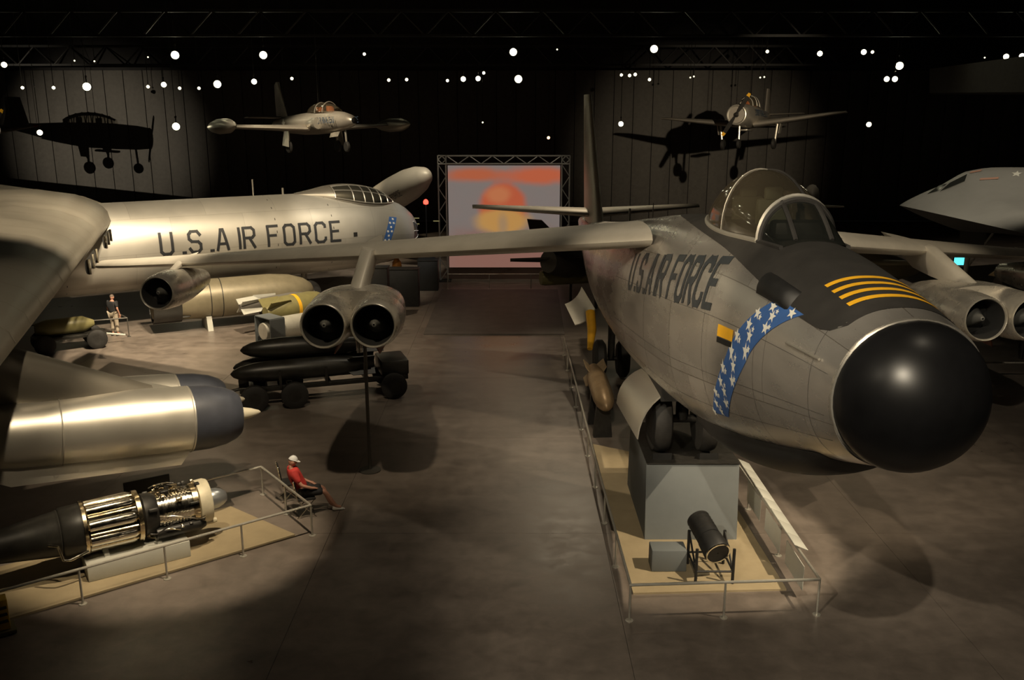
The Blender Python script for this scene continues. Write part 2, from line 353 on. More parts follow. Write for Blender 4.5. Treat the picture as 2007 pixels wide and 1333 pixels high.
# dark anti-glare panel
def strip(fn, us, vs): return MB().grid(fn, us, vs)
PH = [(9.55, 40, 40), (9.75, 52, 52), (10.2, 55, 55), (11.2, 52, 52), (12.2, 47, 50), (13.5, 40, 44), (15.2, 32, 36), (17.0, 23, 27), (18.8, 12, 16), (19.8, 2, 3)]
yy = [9.55+(19.8-9.55)*k/60 for k in range(61)]
def pan_fn(y, t):
    a, b = interp(PH, y); return fus(y, lerp(-b, a, t), .006)
MB().grid(pan_fn, yy, [k/24 for k in range(25)]).obj('anti_glare_panel', BLKM, J)
for k, y0 in enumerate([9.84, 10.05, 10.26, 10.47]):
    MB().grid(lambda u, t: fus(y0+u*.085, lerp(28-k*.4, -52, t), .012), [0, 1], [i/26 for i in range(27)]).obj('nose_stripe', YEL, J, label='curved yellow stripe on black nose panel')
# star-spangled blue band
def bandc(v):      # v = phase angle; centre station of the band
    return 10.72+(v-52)*.0295
def band_fn(u, v): return fus(bandc(v)+u, v, .007)
MB().grid(band_fn, [-.36, -.18, 0, .18, .36], [52+k*(131-52)/34 for k in range(35)]).obj('star_band', BLUE, J, label='blue band with white stars')
bd = bpy.data.objects['star_band']
random.seed(11)
for k in range(19):
    for q, u in enumerate([[-.22, .20], [.0], [-.05, .29], [.14, -.27]][k % 4]):
        if True:
            v = 55.5+k*4.0+q*2.5; rr_ = [.105, .05, .10, .055][k % 4]
            # small star in surface coordinates: degrees scaled by local radius
            def sf(a, b, v=v, u=u): return fus(bandc(v)+u+a, v+b*42, .013)
            star_mb(lambda a, b: sf(a, b), 0, 0, rr_, R(180)).obj('star', WHT, bd)
# side lettering
def tx(u, v):
    y = 19.35-u*.622; zc = 5.60+(19.35-y)*.140; z = zc+(v-.5)*.70
    x_, zt_, zb_, hw_ = interp(FS, y); c = max(-1, min(1, (z-(zt_+zb_)/2)/((zt_-zb_)/2)))
    return fus(y, math.degrees(math.acos(math.copysign(abs(c)**(1/.88), c))), .008)
for ch, m in stroke_text('U.S.AIR FORCE', tx, .2, .90)[0]: m.obj('letter', LETB, J)
# yellow placard, small vents, panel seams
def patch(y0, y1, p0, p1, name, m, off=.012, lab=None): return MB().grid(lambda a, b: fus(a, b, off), [y0, (y0+y1)/2, y1], [lerp(p0, p1, k/4) for k in range(5)]).obj(name, m, J, label=lab)
patch(12.05, 12.68, 80.5, 86, 'placard', YEL, lab='yellow rescue placard'); patch(12.05, 12.68, 86.3, 88.6, 'placard', BLACK, lab='black rescue placard strip')
SEAM = mat('skin_seam', (.16, .15, .14), .5, .5)
for y in (9.75, 11.3, 13.4, 15.4, 17.6, 20.2): 
    MB().grid(lambda a, b: fus(a, b, .003), [y, y+.010], [20+k*4 for k in range(36)]).obj('panel_seam', SEAM, J)
for p in (78, 104, 126):
    MB().grid(lambda a, b: fus(a, b, .003), [9.4+k*.3 for k in range(40)], [p, p+.35]).obj('panel_seam', SEAM, J)
MB().tube([fus(9.6, 72, .02), fus(10.4, 73, .03)], .018, 6).obj('probe', SILVL, J)
# black antenna blisters beside the panel and under the nose
def blister(y0, y1, p0, p1, h, name, m, lab=None, n=14):
    def f(a, b):
        q = max(0, 1-(2*a-1)**2)**.5*max(0, 1-(2*b-1)**2)**.5
        return fus(lerp(y0, y1, a), lerp(p0, p1, b), .004+h*q)
    return MB().grid(f, [k/n for k in range(n+1)], [k/n for k in range(n+1)]).obj(name, m, J, label=lab)
blister(10.75, 11.75, 40, 56, .16, 'antenna_fairing', BLACK, 'black streamlined fairing')
blister(10.2, 15.6, 150, 212, .34, 'belly_radome', BLACK, 'black blister under the nose', 20)
# canopy
CK = [(12.2, .46, .05), (12.6, .50, .40), (13.1, .54, .68), (13.7, .58, .90), (14.3, .60, 1.0), (15.0, .58, .98), (15.7, .52, .80), (16.3, .42, .5), (16.8, .25, .15)]
def can(y, th, off=0.):
    wc, hc = interp(CK, y); a = R(th); x_, zt_, zb_, hw_ = interp(FS, y)
    c = 1-(wc/hw_)**2*.9; zb0 = (zt_+zb_)/2+(zt_-zb_)/2*math.sqrt(max(.05, 1-(wc/hw_)**2))**.9+.05
    return V((x_, y, zb0+(hc+off)*abs(math.cos(a))**.92+ .0))+LFT*((wc+off)*math.sin(a))
ths = [-90+k*7.5 for k in range(25)]
BOW = 13.0
MB().grid(lambda y, t: can(y, t), [BOW+(16.8-BOW)*k/24 for k in range(25)], ths).obj('canopy_glass', GLASS, J, 60, 'clear bubble canopy')
MB().grid(lambda y, t: can(y, t), [12.2+(BOW-12.2)*k/10 for k in range(11)], ths).obj('windscreen_glass', GLASSD, J, 60, 'dark framed windscreen')
def arch_tube(y, r, name, m, t0=-90, t1=90, lean=0.): MB().tube([can(y+lean*abs(math.sin(R(t)))**2, t, .01) for t in [lerp(t0, t1, k/22) for k in range(23)]], r, 6).obj(name, m, J)
arch_tube(BOW, .042, 'canopy_bow', SILVL); arch_tube(BOW-.09, .045, 'windscreen_frame', BLKM); arch_tube(14.75, .011, 'canopy_seam', SILVL)
for s in (-1, 1):
    MB().tube([can(lerp(BOW, 16.7, k/14), s*90, .02) for k in range(15)], .04, 6).obj('canopy_sill', SILVL, J)
    MB().tube([can(lerp(BOW-.05, 12.25, k/8), s*lerp(26, 32, k/8), .012) for k in range(9)], .035, 6).obj('windscreen_post', BLKM, J)
    MB().tube([can(lerp(12.2, BOW, k/8), s*90, .01) for k in range(9)], .035, 6).obj('windscreen_sill', BLKM, J)
MB().tube([can(lerp(BOW, 16.7, k/14), -12, .012) for k in range(15)], .022, 6).obj('canopy_spine', BLKM, J)
for y in (13.9, 15.2):
    x_ = interp(FS, y)[0]; z_ = interp(FS, y)[1]
    MB().bbox((x_, y+.18, z_+.1), (.5, .16, .6), .05).bbox((x_, y-.12, z_-.1), (.52, .55, .2), .05).bbox((x_, y+.16, z_+.48), (.28, .14, .2), .04).obj('crew_seat', mat('seat_olive', (.06, .065, .04), .7), J)
MB().bbox((interp(FS, 12.6)[0], 12.95, 7.28), (.75, .35, .3), .06).obj('instrument_shroud', BLACK, J)
MB().grid(lambda y, t: V((interp(FS, y)[0]+t*.46, y, interp(FS, y)[1]+.01)), [12.4, 13, 14, 15, 16], [-1, 0, 1]).obj('cockpit_floor', BLACK, J)
# wings
def wing(sg, name):
    LE = []
    for t in (0, .35, 1, 2.5, 4.2, 6.1, 9, 12, 14.5, 16.2, 16.55):
        base = V((3.87, 18.2, 0))+(LFT*sg)*(1.0+t)+AFT*(t*.735)
        z = 6.44-.158*t+.0006*t*t; ch = lerp(4.5, 2.1, t/16.2); th = lerp(.56, .26, t/16.2)
        if t < .3: ch *= 1.05
        if t > 16.3: ch *= .6; th *= .3; base += AFT*.8
        LE.append((V((base.x, base.y, z)), ch, th))
    up = V((0, math.sin(R(6.0)), math.cos(R(6.0)))); aft = (AFT*math.cos(R(6.0))+V((0, 0, -math.sin(R(6.0)))))
    MB().loft([foil(p, aft, up, c, t) for p, c, t in LE]).obj(name, ALUW, J, 50)
    for t0, t1 in ((1.6, 5.6), (6.8, 12), (12.4, 15.6)):
        def wf(a, b):
            t = lerp(t0, t1, a); base = V((3.87, 18.2, 0))+(LFT*sg)*(1.0+t)+AFT*(t*.735); z = 6.44-.158*t+.0006*t*t
            ch = lerp(4.5, 2.1, t/16.2); th = lerp(.56, .26, t/16.2); return V((base.x, base.y, z))+aft*(ch*(.72+b*.004))+up*(th*.41)
        MB().grid(wf, [0, 1], [0, 1]).obj('flap_seam', DARKM, J)
wing(1, 'wing'); wing(-1, 'wing')
def pod(c, ax, n_eng, L_=4.3, r=.50, gap=1.1):
    """nacelle: c = centre of inlet plane, ax pointing aft"""
    ax = V(ax).normalized(); side = V((0, 0, 1)).cross(ax).normalized(); up = ax.cross(side); offs = [0] if n_eng == 1 else [-gap/2, gap/2]
    root = None
    if n_eng == 2:
        rings = []
        for k in range(15):
            t = k/14; s = .12+t*(L_-.1); f = math.sin(math.pi*min(1, .22+t*.72))**.55
            hw = (gap/2+r*1.12)*f; hh = (r*1.12)*f
            rings.append([c+ax*s+side*(hw*math.copysign(abs(math.cos(a))**.72, math.cos(a)))+up*(hh*math.copysign(abs(math.sin(a))**.85, math.sin(a))+.12*f) for a in [2*math.pi*i/36 for i in range(36)]])
        # start the cowl behind the two inlet throats
        root = MB().loft(rings[3:]).obj('twin_engine_pod', ALUP, J)
    for o_ in offs:
        oc = c+side*o_
        outer = [(0, r*.93), (-.03, r*.97), (0, r*1.0), (.12, r*1.06), (.5, r*1.14), (1.2, r*1.2), (2.2, r*1.12), (3.2, r*.92), (L_, r*.66), (L_, r*.55)]
        inner = [(2.2, r*.8), (.6, r*.88), (.1, r*.9), (0, r*.93)]
        cw = MB().lathe(inner[::-1][:0]+outer, oc, ax, 40, False).obj('engine_cowl', ALUP, J, 50)
        MB().lathe(inner, oc, ax, 32, False).obj('intake_duct', mat('intake_dark', (.04, .04, .04), .5, .3), cw)
        MB().lathe([(.02, r*1.01), (-.035, r*.995), (-.055, r*.965), (-.035, r*.93), (.0, r*.905)], oc, ax, 40, False).obj('intake_lip', SILVL, cw)
        MB().lathe([(.7, r*.86), (.72, .02)], oc, ax, 32, False).obj('fan_face', BLACK, cw)
        MB().lathe([(-.0, .02), (.01, .05), (.2, r*.24), (.45, r*.46), (.7, r*.58)], oc+ax*.10, ax, 24, False).obj('intake_bullet', mat('bullet_grey', (.16, .16, .15), .45, .3), cw)
    return root
POD_Z = 4.42
for sg in (1, -1):
    c = V((3.84, 19.45, POD_Z))+(LFT*sg)*7.45
    tilt = AFT*1+V((0, 0, -.075)); pod(c, tilt, 2)
    # pylon raked forward from the wing to the pod
    wt = V((3.87, 18.2, 0))+(LFT*sg)*(1.0+6.25)+AFT*(6.25*.735)
    rings = []
    for k, f in enumerate((0, .5, 1)):
        a = lerp(wt.x, c.x, f), lerp(wt.y-.25, c.y+1.05, f), lerp(5.62, POD_Z+.40, f)
        ch = lerp(3.2, 3.7, f); o = V(a); rings.append([o+AFT*(x*ch)+LFT*(y*.42) for x, y in AF])
    MB().loft(rings).obj('pylon', ALUW, J, 50)
    # outrigger gear under the twin pod
    g = c+AFT*1.55+V((0, 0, -.55)); 
    MB().tube([(g.x, g.y+.9, .03), (g.x, g.y+.9, POD_Z-.35)], .045, 10).lathe([(0, .28), (.03, .28), (.05, .06)], (g.x, g.y+.9, 0), (0, 0, 1), 20).obj('support_post', RAILD, J)
    MB().tube([g+V((0, .2, .25)), g+V((0, .1, -.5))], [.1, .07], 10).obj('outrigger_strut', ALUP, J)
    for s in (-1, 1):
        MB().prism([g+LFT*(s*.28)+V((0, -.35, .1)), g+LFT*(s*.28)+V((0, .75, .1)), g+LFT*(s*.52)+V((0, .6, -.45)), g+LFT*(s*.52)+V((0, -.2, -.45))], LFT*(.03*s)).obj('outrigger_door', DRED, J, label='reddish inner face of outrigger gear door')
    # outboard single pod
    t = 12.55; wt = V((3.87, 18.2, 0))+(LFT*sg)*(1.0+t)+AFT*(t*.735); c1 = V((wt.x, wt.y-1.95, 4.02))
    pod(c1, tilt, 1, 4.2, .47)
    rings = []
    for f in (0, 1):
        o = V((wt.x, lerp(wt.y+.05, c1.y+1.2, f), lerp(4.62, 4.45, f))); rings.append([o+AFT*(x*1.9)+LFT*(y*.26) for x, y in AF])
    MB().loft(rings).obj('pylon', ALUW, J, 50)
# tail
fb = V((3.27, 32.4, 5.0)); ft = V((3.08, 36.3, 9.72))
MB().loft([[lerp(fb, ft, f)+AFT*(x*lerp(5.2, 2.1, f))+LFT*(y*lerp(.5, .2, f)) for x, y in AF] for f in (0, .15, .5, .85, 1)]).obj('tail_fin', mat('fin_skin', (.5, .46, .4), .42, .6, .1, 1.5), J, 50)
for sg in (1, -1):
    rings = []
    for f in (0, .5, .96, 1):
        p = V((3.17, 33.6, 5.27))+(LFT*sg)*(f*4.65)+AFT*(f*3.0); p.z += .02*f; c_h = lerp(2.9, 1.35, f)*(1 if f < .99 else .7)
        rings.append(foil(p, AFT+V((0, 0, -.03)), (0, 0, 1), c_h, lerp(.32, .14, f)))
    MB().loft(rings).obj('tailplane', SILVL if sg < 0 else ALUW, J, 50)
MB().tube([V((3.6, 22.9, 6.3)), V((3.6, 22.9, 6.75))], .012, 6).obj('aerial_mast', DARKM, J)
MB().tube([V((3.35, 25.5, 5.95)), V((3.35, 25.5, 6.35))], .03, 6).obj('aerial_mast', DARKM, J)
# front main gear: two wheels, leg, doors
GX, GY, GZ = 3.72, 18.55, 2.47
wm = MB().lathe([(-.2, .36), (-.215, .56), (-.17, .68), (-.08, .72), (.08, .72), (.17, .68), (.215, .56), (.2, .36), (.12, .33), (-.12, .33)], (0, 0, 0), (1, 0, 0), 36).mesh('tyre', RUB)
hm = MB().lathe([(-.14, .06), (-.15, .2), (-.19, .34), (-.16, .38), (.16, .38), (.19, .34), (.15, .2), (.14, .06)], (0, 0, 0), (1, 0, 0), 28).mesh('wheel_hub', HUB)
for s in (-.5, .5):
    M = Matrix.Translation(V((GX+s, GY, GZ))); t_ = place('tyre', wm, J, M); h_ = place('wheel_hub', hm, J, M)
MB().tube([(GX-.6, GY, GZ), (GX+.6, GY, GZ)], .09, 10).tube([(GX, GY, GZ), (GX, GY+.1, GZ+1.5)], .14, 12).tube([(GX, GY-.05, GZ+.3), (GX, GY-1.0, GZ+1.1)], .06, 8).obj('gear_leg', DARKM, J)
MB().box((GX+.02, GY+.2, 3.3), (1.3, 2.2, .3)).obj('gear_well', BLACK, J)
def door(p00, p01, p11, p10, bulge, name, m, th=.035, n=6, lab=None):
    p00, p01, p11, p10 = map(V, (p00, p01, p11, p10)); nn = (p01-p00).cross(p10-p00).normalized()
    f = lambda a, b, o: lerp(lerp(p00, p01, a), lerp(p10, p11, a), b)+nn*(bulge*4*b*(1-b)+o)
    us = [k/n for k in range(n+1)]; m_ = MB(); A = [f(a, b, 0) for a in us for b in us]; B = [f(a, b, th) for a in us for b in us]; k = n+1
    fs = []
    for i in range(n):
        for j in range(n):
            q = (i*k+j, (i+1)*k+j, (i+1)*k+j+1, i*k+j+1); fs.append(q); fs.append(tuple(x+k*k for x in q[::-1]))
    rim = [i*k for i in range(n)]+[n*k+j for j in range(n)]+[i*k+n for i in range(n, 0, -1)]+[j for j in range(n, 0, -1)]
    for a, b in zip(rim, rim[1:]+rim[:1]): fs.append((a, b, b+k*k, a+k*k))
    return m_.add(A+B, fs).obj(name, m, J, 40, lab)
door(W(1257, 722, 21.0), W(1308, 768, 18.6), W(1248, 860, 18.6), W(1208, 790, 21.0), -.16, 'gear_door', SILVL, lab='curved silver gear door with stencilling')
door(W(1362, 772, 18.2), W(1425, 862, 16.6), W(1418, 868, 17.4), W(1372, 800, 19.4), .06, 'gear_door', TAN, lab='tan inner face of gear door')
door(W(1308, 768, 18.6), W(1372, 800, 16.9), W(1425, 852, 16.4), W(1340, 775, 18.8), .02, 'gear_door', ALU)
# rear gear doors and yellow lock strut
door(W(1140, 562, 31.5), W(1166, 605, 29.5), W(1127, 637, 29.5), W(1107, 596, 31.5), .12, 'gear_door', SILVL, lab='rear silver gear door')
p0, p1 = W(1157, 612, 29.0), W(1156, 684, 28.2); MB().tube([p0, lerp(p0, p1, .5)+V((.06, 0, 0)), p1], [.16, .15, .09], 10).obj('lock_strut', YEL, J, label='yellow ground lock strut')
rg = W(1185, 700, 29.0); 
for s in (-.4, .4): MB().lathe([(-.2, .3), (-.21, .5), (-.1, .66), (.1, .66), (.21, .5), (.2, .3)], (3.45+s, 30.0, .70), (1, 0, 0), 24).obj('tyre', RUB, J)
MB().tube([(3.45, 30, .7), (3.45, 30.1, 3.2)], .13, 10).tube([(2.9, 30, .7), (4.0, 30, .7)], .08, 8).obj('gear_leg', DARKM, J)
# ================================================================ long propeller-era bomber with jet pods (left)
B = thing('heavy_bomber', 'huge silver bomber with glazed cockpit dome and long US Air Force fuselage at left', 'aircraft', (-16, 38.5, 0))
AZ = R(56.5); BA = V((math.sin(AZ), math.cos(AZ), 0)); BL = V((BA.y, -BA.x, 0))      # BA: nose direction, BL: towards the camera side
NT = V((-17.4, 37.8, 3.43))+BA*14.9                                            # nose tip
# u aft of the nose: radius z up, z down, half width, centre drop
BK = [(0, .12, .12, .12, -.25), (.12, .55, .5, .5, -.25), (.4, .95, .85, .9, -.22), (1.0, 1.35, 1.3, 1.32, -.17), (2.0, 1.62, 1.65, 1.62, -.08), (3.2, 1.78, 1.85, 1.8, -.02), (5, 1.9, 1.9, 1.9, 0), (34, 1.9, 1.9, 1.9, 0), (44, 1.0, 1.0, 1.0, .7)]
def bf(u, ph, off=0.):
    ru, rd, hw, dz = interp(BK, u) if u < 5 or u > 34 else (1.9, 1.9, 1.9, 0); a = R(ph); c, s = math.cos(a), math.sin(a)
    return NT-BA*u+V((0, 0, dz+((ru if c > 0 else rd)+off)*c))+BL*((hw+off)*s)
us = [0, .05, .12, .25, .4, .7, 1, 1.5, 2, 2.6, 3.2, 4, 5]+[5+k for k in range(1, 30)]+[36, 40, 44]
mb = MB().loft([[bf(u, 360*k/56) for k in range(56)] for u in us]); mb.uv = [(u, min(k, 56-k)*10/56) for u in us for k in range(56)]
mb.obj('fuselage', SILV, B)
def btx(u, v):
    uu = 12.95-u*.775; z = .24+(v-.5)*.86
    return bf(uu, 90-math.degrees(math.asin(z/1.9)), .012)
for ch, m in stroke_text('U.S.AIR FORCE', btx, .155, .96)[0]: m.obj('letter', LETT, B)
def bpatch(u0, u1, p0, p1, name, m, lab=None, off=.01): return MB().grid(lambda a, b: bf(a, b, off), [lerp(u0, u1, k/4) for k in range(5)], [lerp(p0, p1, k/8) for k in range(9)]).obj(name, m, B, label=lab)
for u in (5.2, 7.9, 16.6): bpatch(u, u+.03, 5, 150, 'panel_seam', DARKM, off=.006)
bpatch(4.05, 4.25, 86, 92, 'side_window', BLACK, 'small square side window')
def bband(a, b): return bf(2.25-(b-70)*-.012+a-.2, b, .012)
bb = MB().grid(bband, [-.22, 0, .22], [62+k*3 for k in range(24)]).obj('star_band', BLUE, B, label='slanted blue star band')
for k in range(9):
    for a in ((-.1, .12) if k % 2 else (.0,)):
        b0 = 66+k*7; star_mb(lambda p, q: bf(2.25+(b0-70)*.012+a-.2+p, b0+q*30, .02), 0, 0, .09).obj('star', WHT, bb)
# glazed cockpit dome
DK = [(1.3, .3, -.1), (1.7, .75, .25), (2.3, 1.1, .5), (3.0, 1.25, .62), (3.8, 1.22, .62), (4.7, 1.0, .46), (5.5, .62, .24), (6.4, .2, .03)]
def dome(u, t, off=0.):
    hw, h = interp(DK, u); ru, rd, bw_, dz = interp(BK, min(u, 5)); a = R(t); k = min(1, hw/bw_)
    base = dz+ru*math.sqrt(max(0, 1-k*k))-.04
    top = dz+ru+h*.72; return NT-BA*u+V((0, 0, lerp(base, top, max(0, math.cos(a))**.8)+off*math.cos(a)))+BL*((hw+off)*math.sin(a))
tt = [-90+k*9 for k in range(21)]
MB().grid(dome, [1.3+k*.255 for k in range(21)], tt).obj('cockpit_dome', SILV, B, 60)
dg = MB().grid(lambda u, t: dome(u, t, .012), [1.5+k*.2 for k in range(17)], [22+k*5.5 for k in range(12)]).obj('dome_glass', GLASSD, B, 60, 'dark glazing of the cockpit dome')
for t in (22, 50, 82): MB().tube([dome(1.5+k*.2, t, .02) for k in range(17)], .03, 5).obj('dome_frame', SILVL, dg)
for u in (1.5, 1.95, 2.4, 2.85, 3.3, 3.85, 4.7): MB().tube([dome(u, 20+k*7, .02) for k in range(10)], .03, 5).obj('dome_frame', SILVL, dg)
MB().grid(lambda u, t: bf(u, t, .012), [.10, .25, .42, .62], [60+k*6 for k in range(14)]).obj('nose_glazing', GLASSD, B, label='dark nose window')
for t in (62, 86, 110, 134): MB().tube([bf(u, t, .02) for u in (.10, .3, .62)], .022, 5).obj('nose_frame', WHT, B)
MB().tube([bf(8.3, 0), bf(8.3, 0, .75)], .035, 6).obj('aerial_mast', SILVL, B); MB().tube([bf(6.9, 0), bf(6.9, 0, .3)], .05, 6).obj('aerial_mast', SILVL, B)
MB().lathe([(0, .28), (.1, .26), (.18, .1)], bf(4.8, 0, .0)+V((0, 0, .12)), (0, 0, 1), 16).obj('astrodome', SILVL, B)
# thick wing coming towards the camera
LR = V((-16.2, 36.0, 4.72)); LD = V((math.sin(R(19.7)), -math.cos(R(19.7)), 0)); 
def ble(t): return LR+LD*t+V((0, 0, .012*t))
wr = []
for t in (-1.6, 0, 2, 4, 7, 10, 14, 18, 21, 24, 27, 29):
    ch = lerp(10.5, 5.8, t/29); th = lerp(2.0, .95, t/29); wr.append(foil(ble(t), -BA, (0, 0, 1), ch, th))
MB().loft(wr).obj('wing', SILV, B, 60)
for t in [1.5+k*1.7 for k in range(14)]:
    ch = lerp(10.5, 5.8, t/29); th = lerp(2.0, .95, t/29)
    A_ = [foil(ble(t), -BA, (0, 0, 1), ch, th)[i]+V((0, 0, .004))+BA*.004 for i in (14, 15, 0, 1, 2, 3, 4, 5, 6)]
    MB().loft([A_, [p+LD*.045 for p in A_]], False, False).obj('skin_seam', mat('wing_seam', (.22, .20, .165), .6, .3), B)
rr = []
for t in (-1.6, 8, 18, 31):
    p = NT-BA*14.6-BL*(1.6+t)-BA*(t*.27); p.z = 4.6+.02*t; rr.append(foil(p, -BA, (0, 0, 1), lerp(10.5, 5.8, t/29), lerp(2.0, .95, t/29)))
MB().loft(rr).obj('wing', SILV, B, 60)
# slit air intakes in the leading edge
for t0, t1 in ((2.2, 4.4), (8.2, 10.6)):
    MB().loft([[ble(t)+BA*(.10+.05*math.cos(a))+V((0, 0, -.28+.22*math.sin(a))) for a in [2*math.pi*k/14 for k in range(14)]] for t in (t0, t0+.15, t1-.15, t1)]).obj('air_intake', BLACK, B, label='dark slit intake in wing leading edge')
    for tq in (t0-.06, (t0+t1)/2, t1+.02): MB().tube([ble(tq)+BA*.16+V((0, 0, -.05)), ble(tq)+BA*.17+V((0, 0, -.5))], .05, 6).obj('intake_lip', CHROME, B)
# twin jet pod with pylon
PD = (BA+V((0, 0, -.085))).normalized(); PR = .64
pn = V((-6.2, 19.1, 2.38))
for k, off in enumerate((0, 1.15)):
    c = pn-BL*off
    prof = [(0, .40), (-.02, .47), (.08, .55), (.3, .64), (.65, .70), (1.05, .715)]
    nose = MB().lathe([(-p[0], p[1]) for p in prof], c, PD, 40, True).obj('pod_nose_cap', BLUG, B, 50, 'slate blue jet pod nose cap')
    MB().lathe([(.52, .015), (.48, .05), (.3, .11), (0, .17), (-.1, .2)], c+PD*.02, PD, 24).obj('nose_plug', mat('plug_cream', (.62, .57, .44), .5, .2), nose, label='pale pointed nose plug')
    sh = MB().lathe([(-1.05, .725), (-1.8, .74), (-3.0, .73), (-4.4, .70), (-5.6, .6), (-6.6, .45)], c, PD, 44).obj('jet_pod', SILVL, B, 50)
    for q in (-1.08, -3.6): MB().lathe([(q, (.742 if q < -2 else .73)), (q-.02, (.742 if q < -2 else .73))], c, PD, 44, False).obj('pod_seam', mat('seam_grey', (.3, .28, .24), .6, .3), sh)
MB().loft([[pn-BL*(.58)+PD*(-s)+V((0, 0, h*math.cos(a)*1.0))+BL*(.7*math.sin(a)) for a in [2*math.pi*k/24 for k in range(24)]] for s, h in ((1.1, .55), (1.6, .7), (3.4, .72), (5.4, .55), (6.4, .3))]).obj('pod_fairing', SILVL, B, 50)
MB().prism([pn+BL*.5-PD*1.1+V((0, 0, -.45)), pn+BL*.5-PD*1.4+V((0, 0, -.86)), pn+BL*.45-PD*4.6+V((0, 0, -.9)), pn+BL*.45-PD*5.6+V((0, 0, -.42))], -BL*.9).obj('pod_keel', SILVL, B)
top = ble(20.2)
py = []
for f in (0, .25, .55, 1):
    le_ = [pn-BL*.58-PD*1.2+V((0, 0, .5)), None, None, None][0]; tp = top-BA*.9+V((0, 0, -.15)); q = lerp(le_, tp, f**.85)
    py.append([q-BA*(x*lerp(4.6, 4.4, f))+BL*(y*lerp(.9, .75, f)) for x, y in AF])
MB().loft(py).obj('pylon', SILV, B, 60)
# nose gear and wheel
ng = NT-BA*6.1
MB().tube([ng+V((0, 0, -1.5)), V((ng.x, ng.y, .75))], [.16, .13], 10).obj('nose_leg', SILVL, B)
for s in (-.42, .42):
    w_ = MB().lathe([(-.17, .3), (-.19, .5), (-.12, .62), (.12, .62), (.19, .5), (.17, .3)], V((ng.x, ng.y, .62))+BL*s, BL, 28).obj('nose_tyre', RUB, B)
    MB().lathe([(-.2, .1), (-.2, .28), (.2, .28), (.2, .1)], V((ng.x, ng.y, .62))+BL*s, BL, 20).obj('wheel_hub', HUB, w_)
bq = NT-BA*8.2+BL*1.1; MB().prism([bq+V((0, 0, -1.65)), bq-BA*2.0+V((0, 0, -1.65)), bq-BA*1.8+V((0, 0, -2.1)), bq+BA*.3+V((0, 0, -2.1))], BL*.05).obj('gear_door', BLACK, B)
for u_, s in ((20.8, 1), (20.8, -1)):
    m0 = NT-BA*u_+BL*(4.2*s); 
    for a in (-.55, .55):
        for b in (-.75, .75): MB().lathe([(-.18, .3), (-.2, .5), (-.12, .68), (.12, .68), (.2, .5), (.18, .3)], V((m0.x, m0.y, .68))+BL*a+BA*b, BL, 20).obj('main_tyre', RUB, B)
    MB().tube([V((m0.x, m0.y, .68)), V((m0.x, m0.y, 4.4))], .18, 10).obj('main_leg', SILVL, B)
# ================================================================ missile body standing raised beyond the bomber
c0, c1 = W(745, 395, 55), W(840, 340, 50)
mi = thing('missile', 'pale cigar-shaped missile tilted upward behind the bomber cockpit', 'missile', (c0.x, c0.y, 0))
ax = (c1-c0).normalized(); Lm = (c1-c0).length
prof = [(-3, .8), (0, .95), (Lm*.35, .98), (Lm*.62, .92), (Lm*.8, .76), (Lm*.92, .52), (Lm*.98, .27), (Lm, .03)]
MB().lathe(prof, c0, ax, 32).obj('body', mat('missile_cream', (.46, .43, .36), .5, .15, .06, 1.), mi)
side = ax.cross(V((0, 0, 1))).normalized(); upm = side.cross(ax)
fwd = V((-c0.x, -c0.y, 0)).normalized(); sd = (fwd-ax*fwd.dot(ax)).normalized(); up2 = ax.cross(sd); up2 = up2 if up2.z > 0 else -up2
def mtx(u, v):
    s = Lm*.22+u*.27; h = (v-.5)*.34; return c0+ax*s+sd*(math.sqrt(max(.01, .98**2-h*h))+.01)*lerp(1, .93, max(0, s/Lm-.4))+up2*h
for ch, m in stroke_text('U.S.AIR FORCE', mtx, .17, .92)[0]: m.obj('letter', LETB, mi)
for k in (-1, 1): MB().prism([c0+side*(k*.7), c0-ax*2.6+side*(k*.7), c0-ax*2.8+side*(k*2.2), c0-ax*1.6+side*(k*2.2)], upm*.06).obj('fin', SILVL, mi)
MB().tube([c0+V((0, 0, -.8)), (c0.x, c0.y, 0)], .16, 10).tube([c0-ax*2+V((0, 0, -.6)), (c0.x-1, c0.y+.4, 0)], .1, 8).obj('support_stand', DARKM, mi)
# ================================================================ barriers
def barrier(name, label, pts, h=.72, m=RAILM, step=1.65, foot=True, closed=False):
    """one continuous tube barrier: posts with flat feet and top rails along a polyline"""
    pts = [V((p[0], p[1], 0)) for p in pts]; t = thing(name, label, 'barrier', pts[0])
    pm = MB().tube([(0, 0, .01), (0, 0, h)], .022, 8).lathe([(0, .075), (.014, .075), (.02, .03)], (0, 0, 0), (0, 0, 1), 12).mesh('post', m)
    for a, b in zip(pts, pts[1:]):
        MB().tube([a+V((0, 0, h)), b+V((0, 0, h))], .028, 8).obj('top_rail', m, t)
        n = max(1, round((b-a).length/step))
        for k in range(n if b != pts[-1] else n+1): place('post', pm, t, Matrix.Translation(lerp(a, b, k/n)))
    return t
ED = V((.795, .607, 0)); EN = V((-.607, .795, 0)); EC = V((-4.36, 17.88, 0))
E1 = barrier('barrier_rail', 'pale tube barrier around the jet engine display', [EC-ED*9.3, EC, EC+EN*2.75, EC+EN*2.75-ED*9.3], step=1.66)
PLT = mat('platform_sand', (.36, .29, .18), .6, 0, .12, 1.3, .02)
pq = [EC-ED*.3+EN*.22, EC-ED*9.6+EN*.22, EC-ED*9.6+EN*2.5, EC-ED*.9+EN*2.5]
tag(MB().prism(pq, (0, 0, .04)).obj('display_platform', PLT), 'low sand-coloured platform beneath the jet engine display', 'platform')
tag(MB().prism([(2.32, 15.4, 0), (5.3, 15.55, 0), (5.2, 21.6, 0), (2.25, 23.4, 0)], (0, 0, .04)).obj('display_platform', PLT), 'low sand-coloured platform around the nose gear pedestal', 'platform')
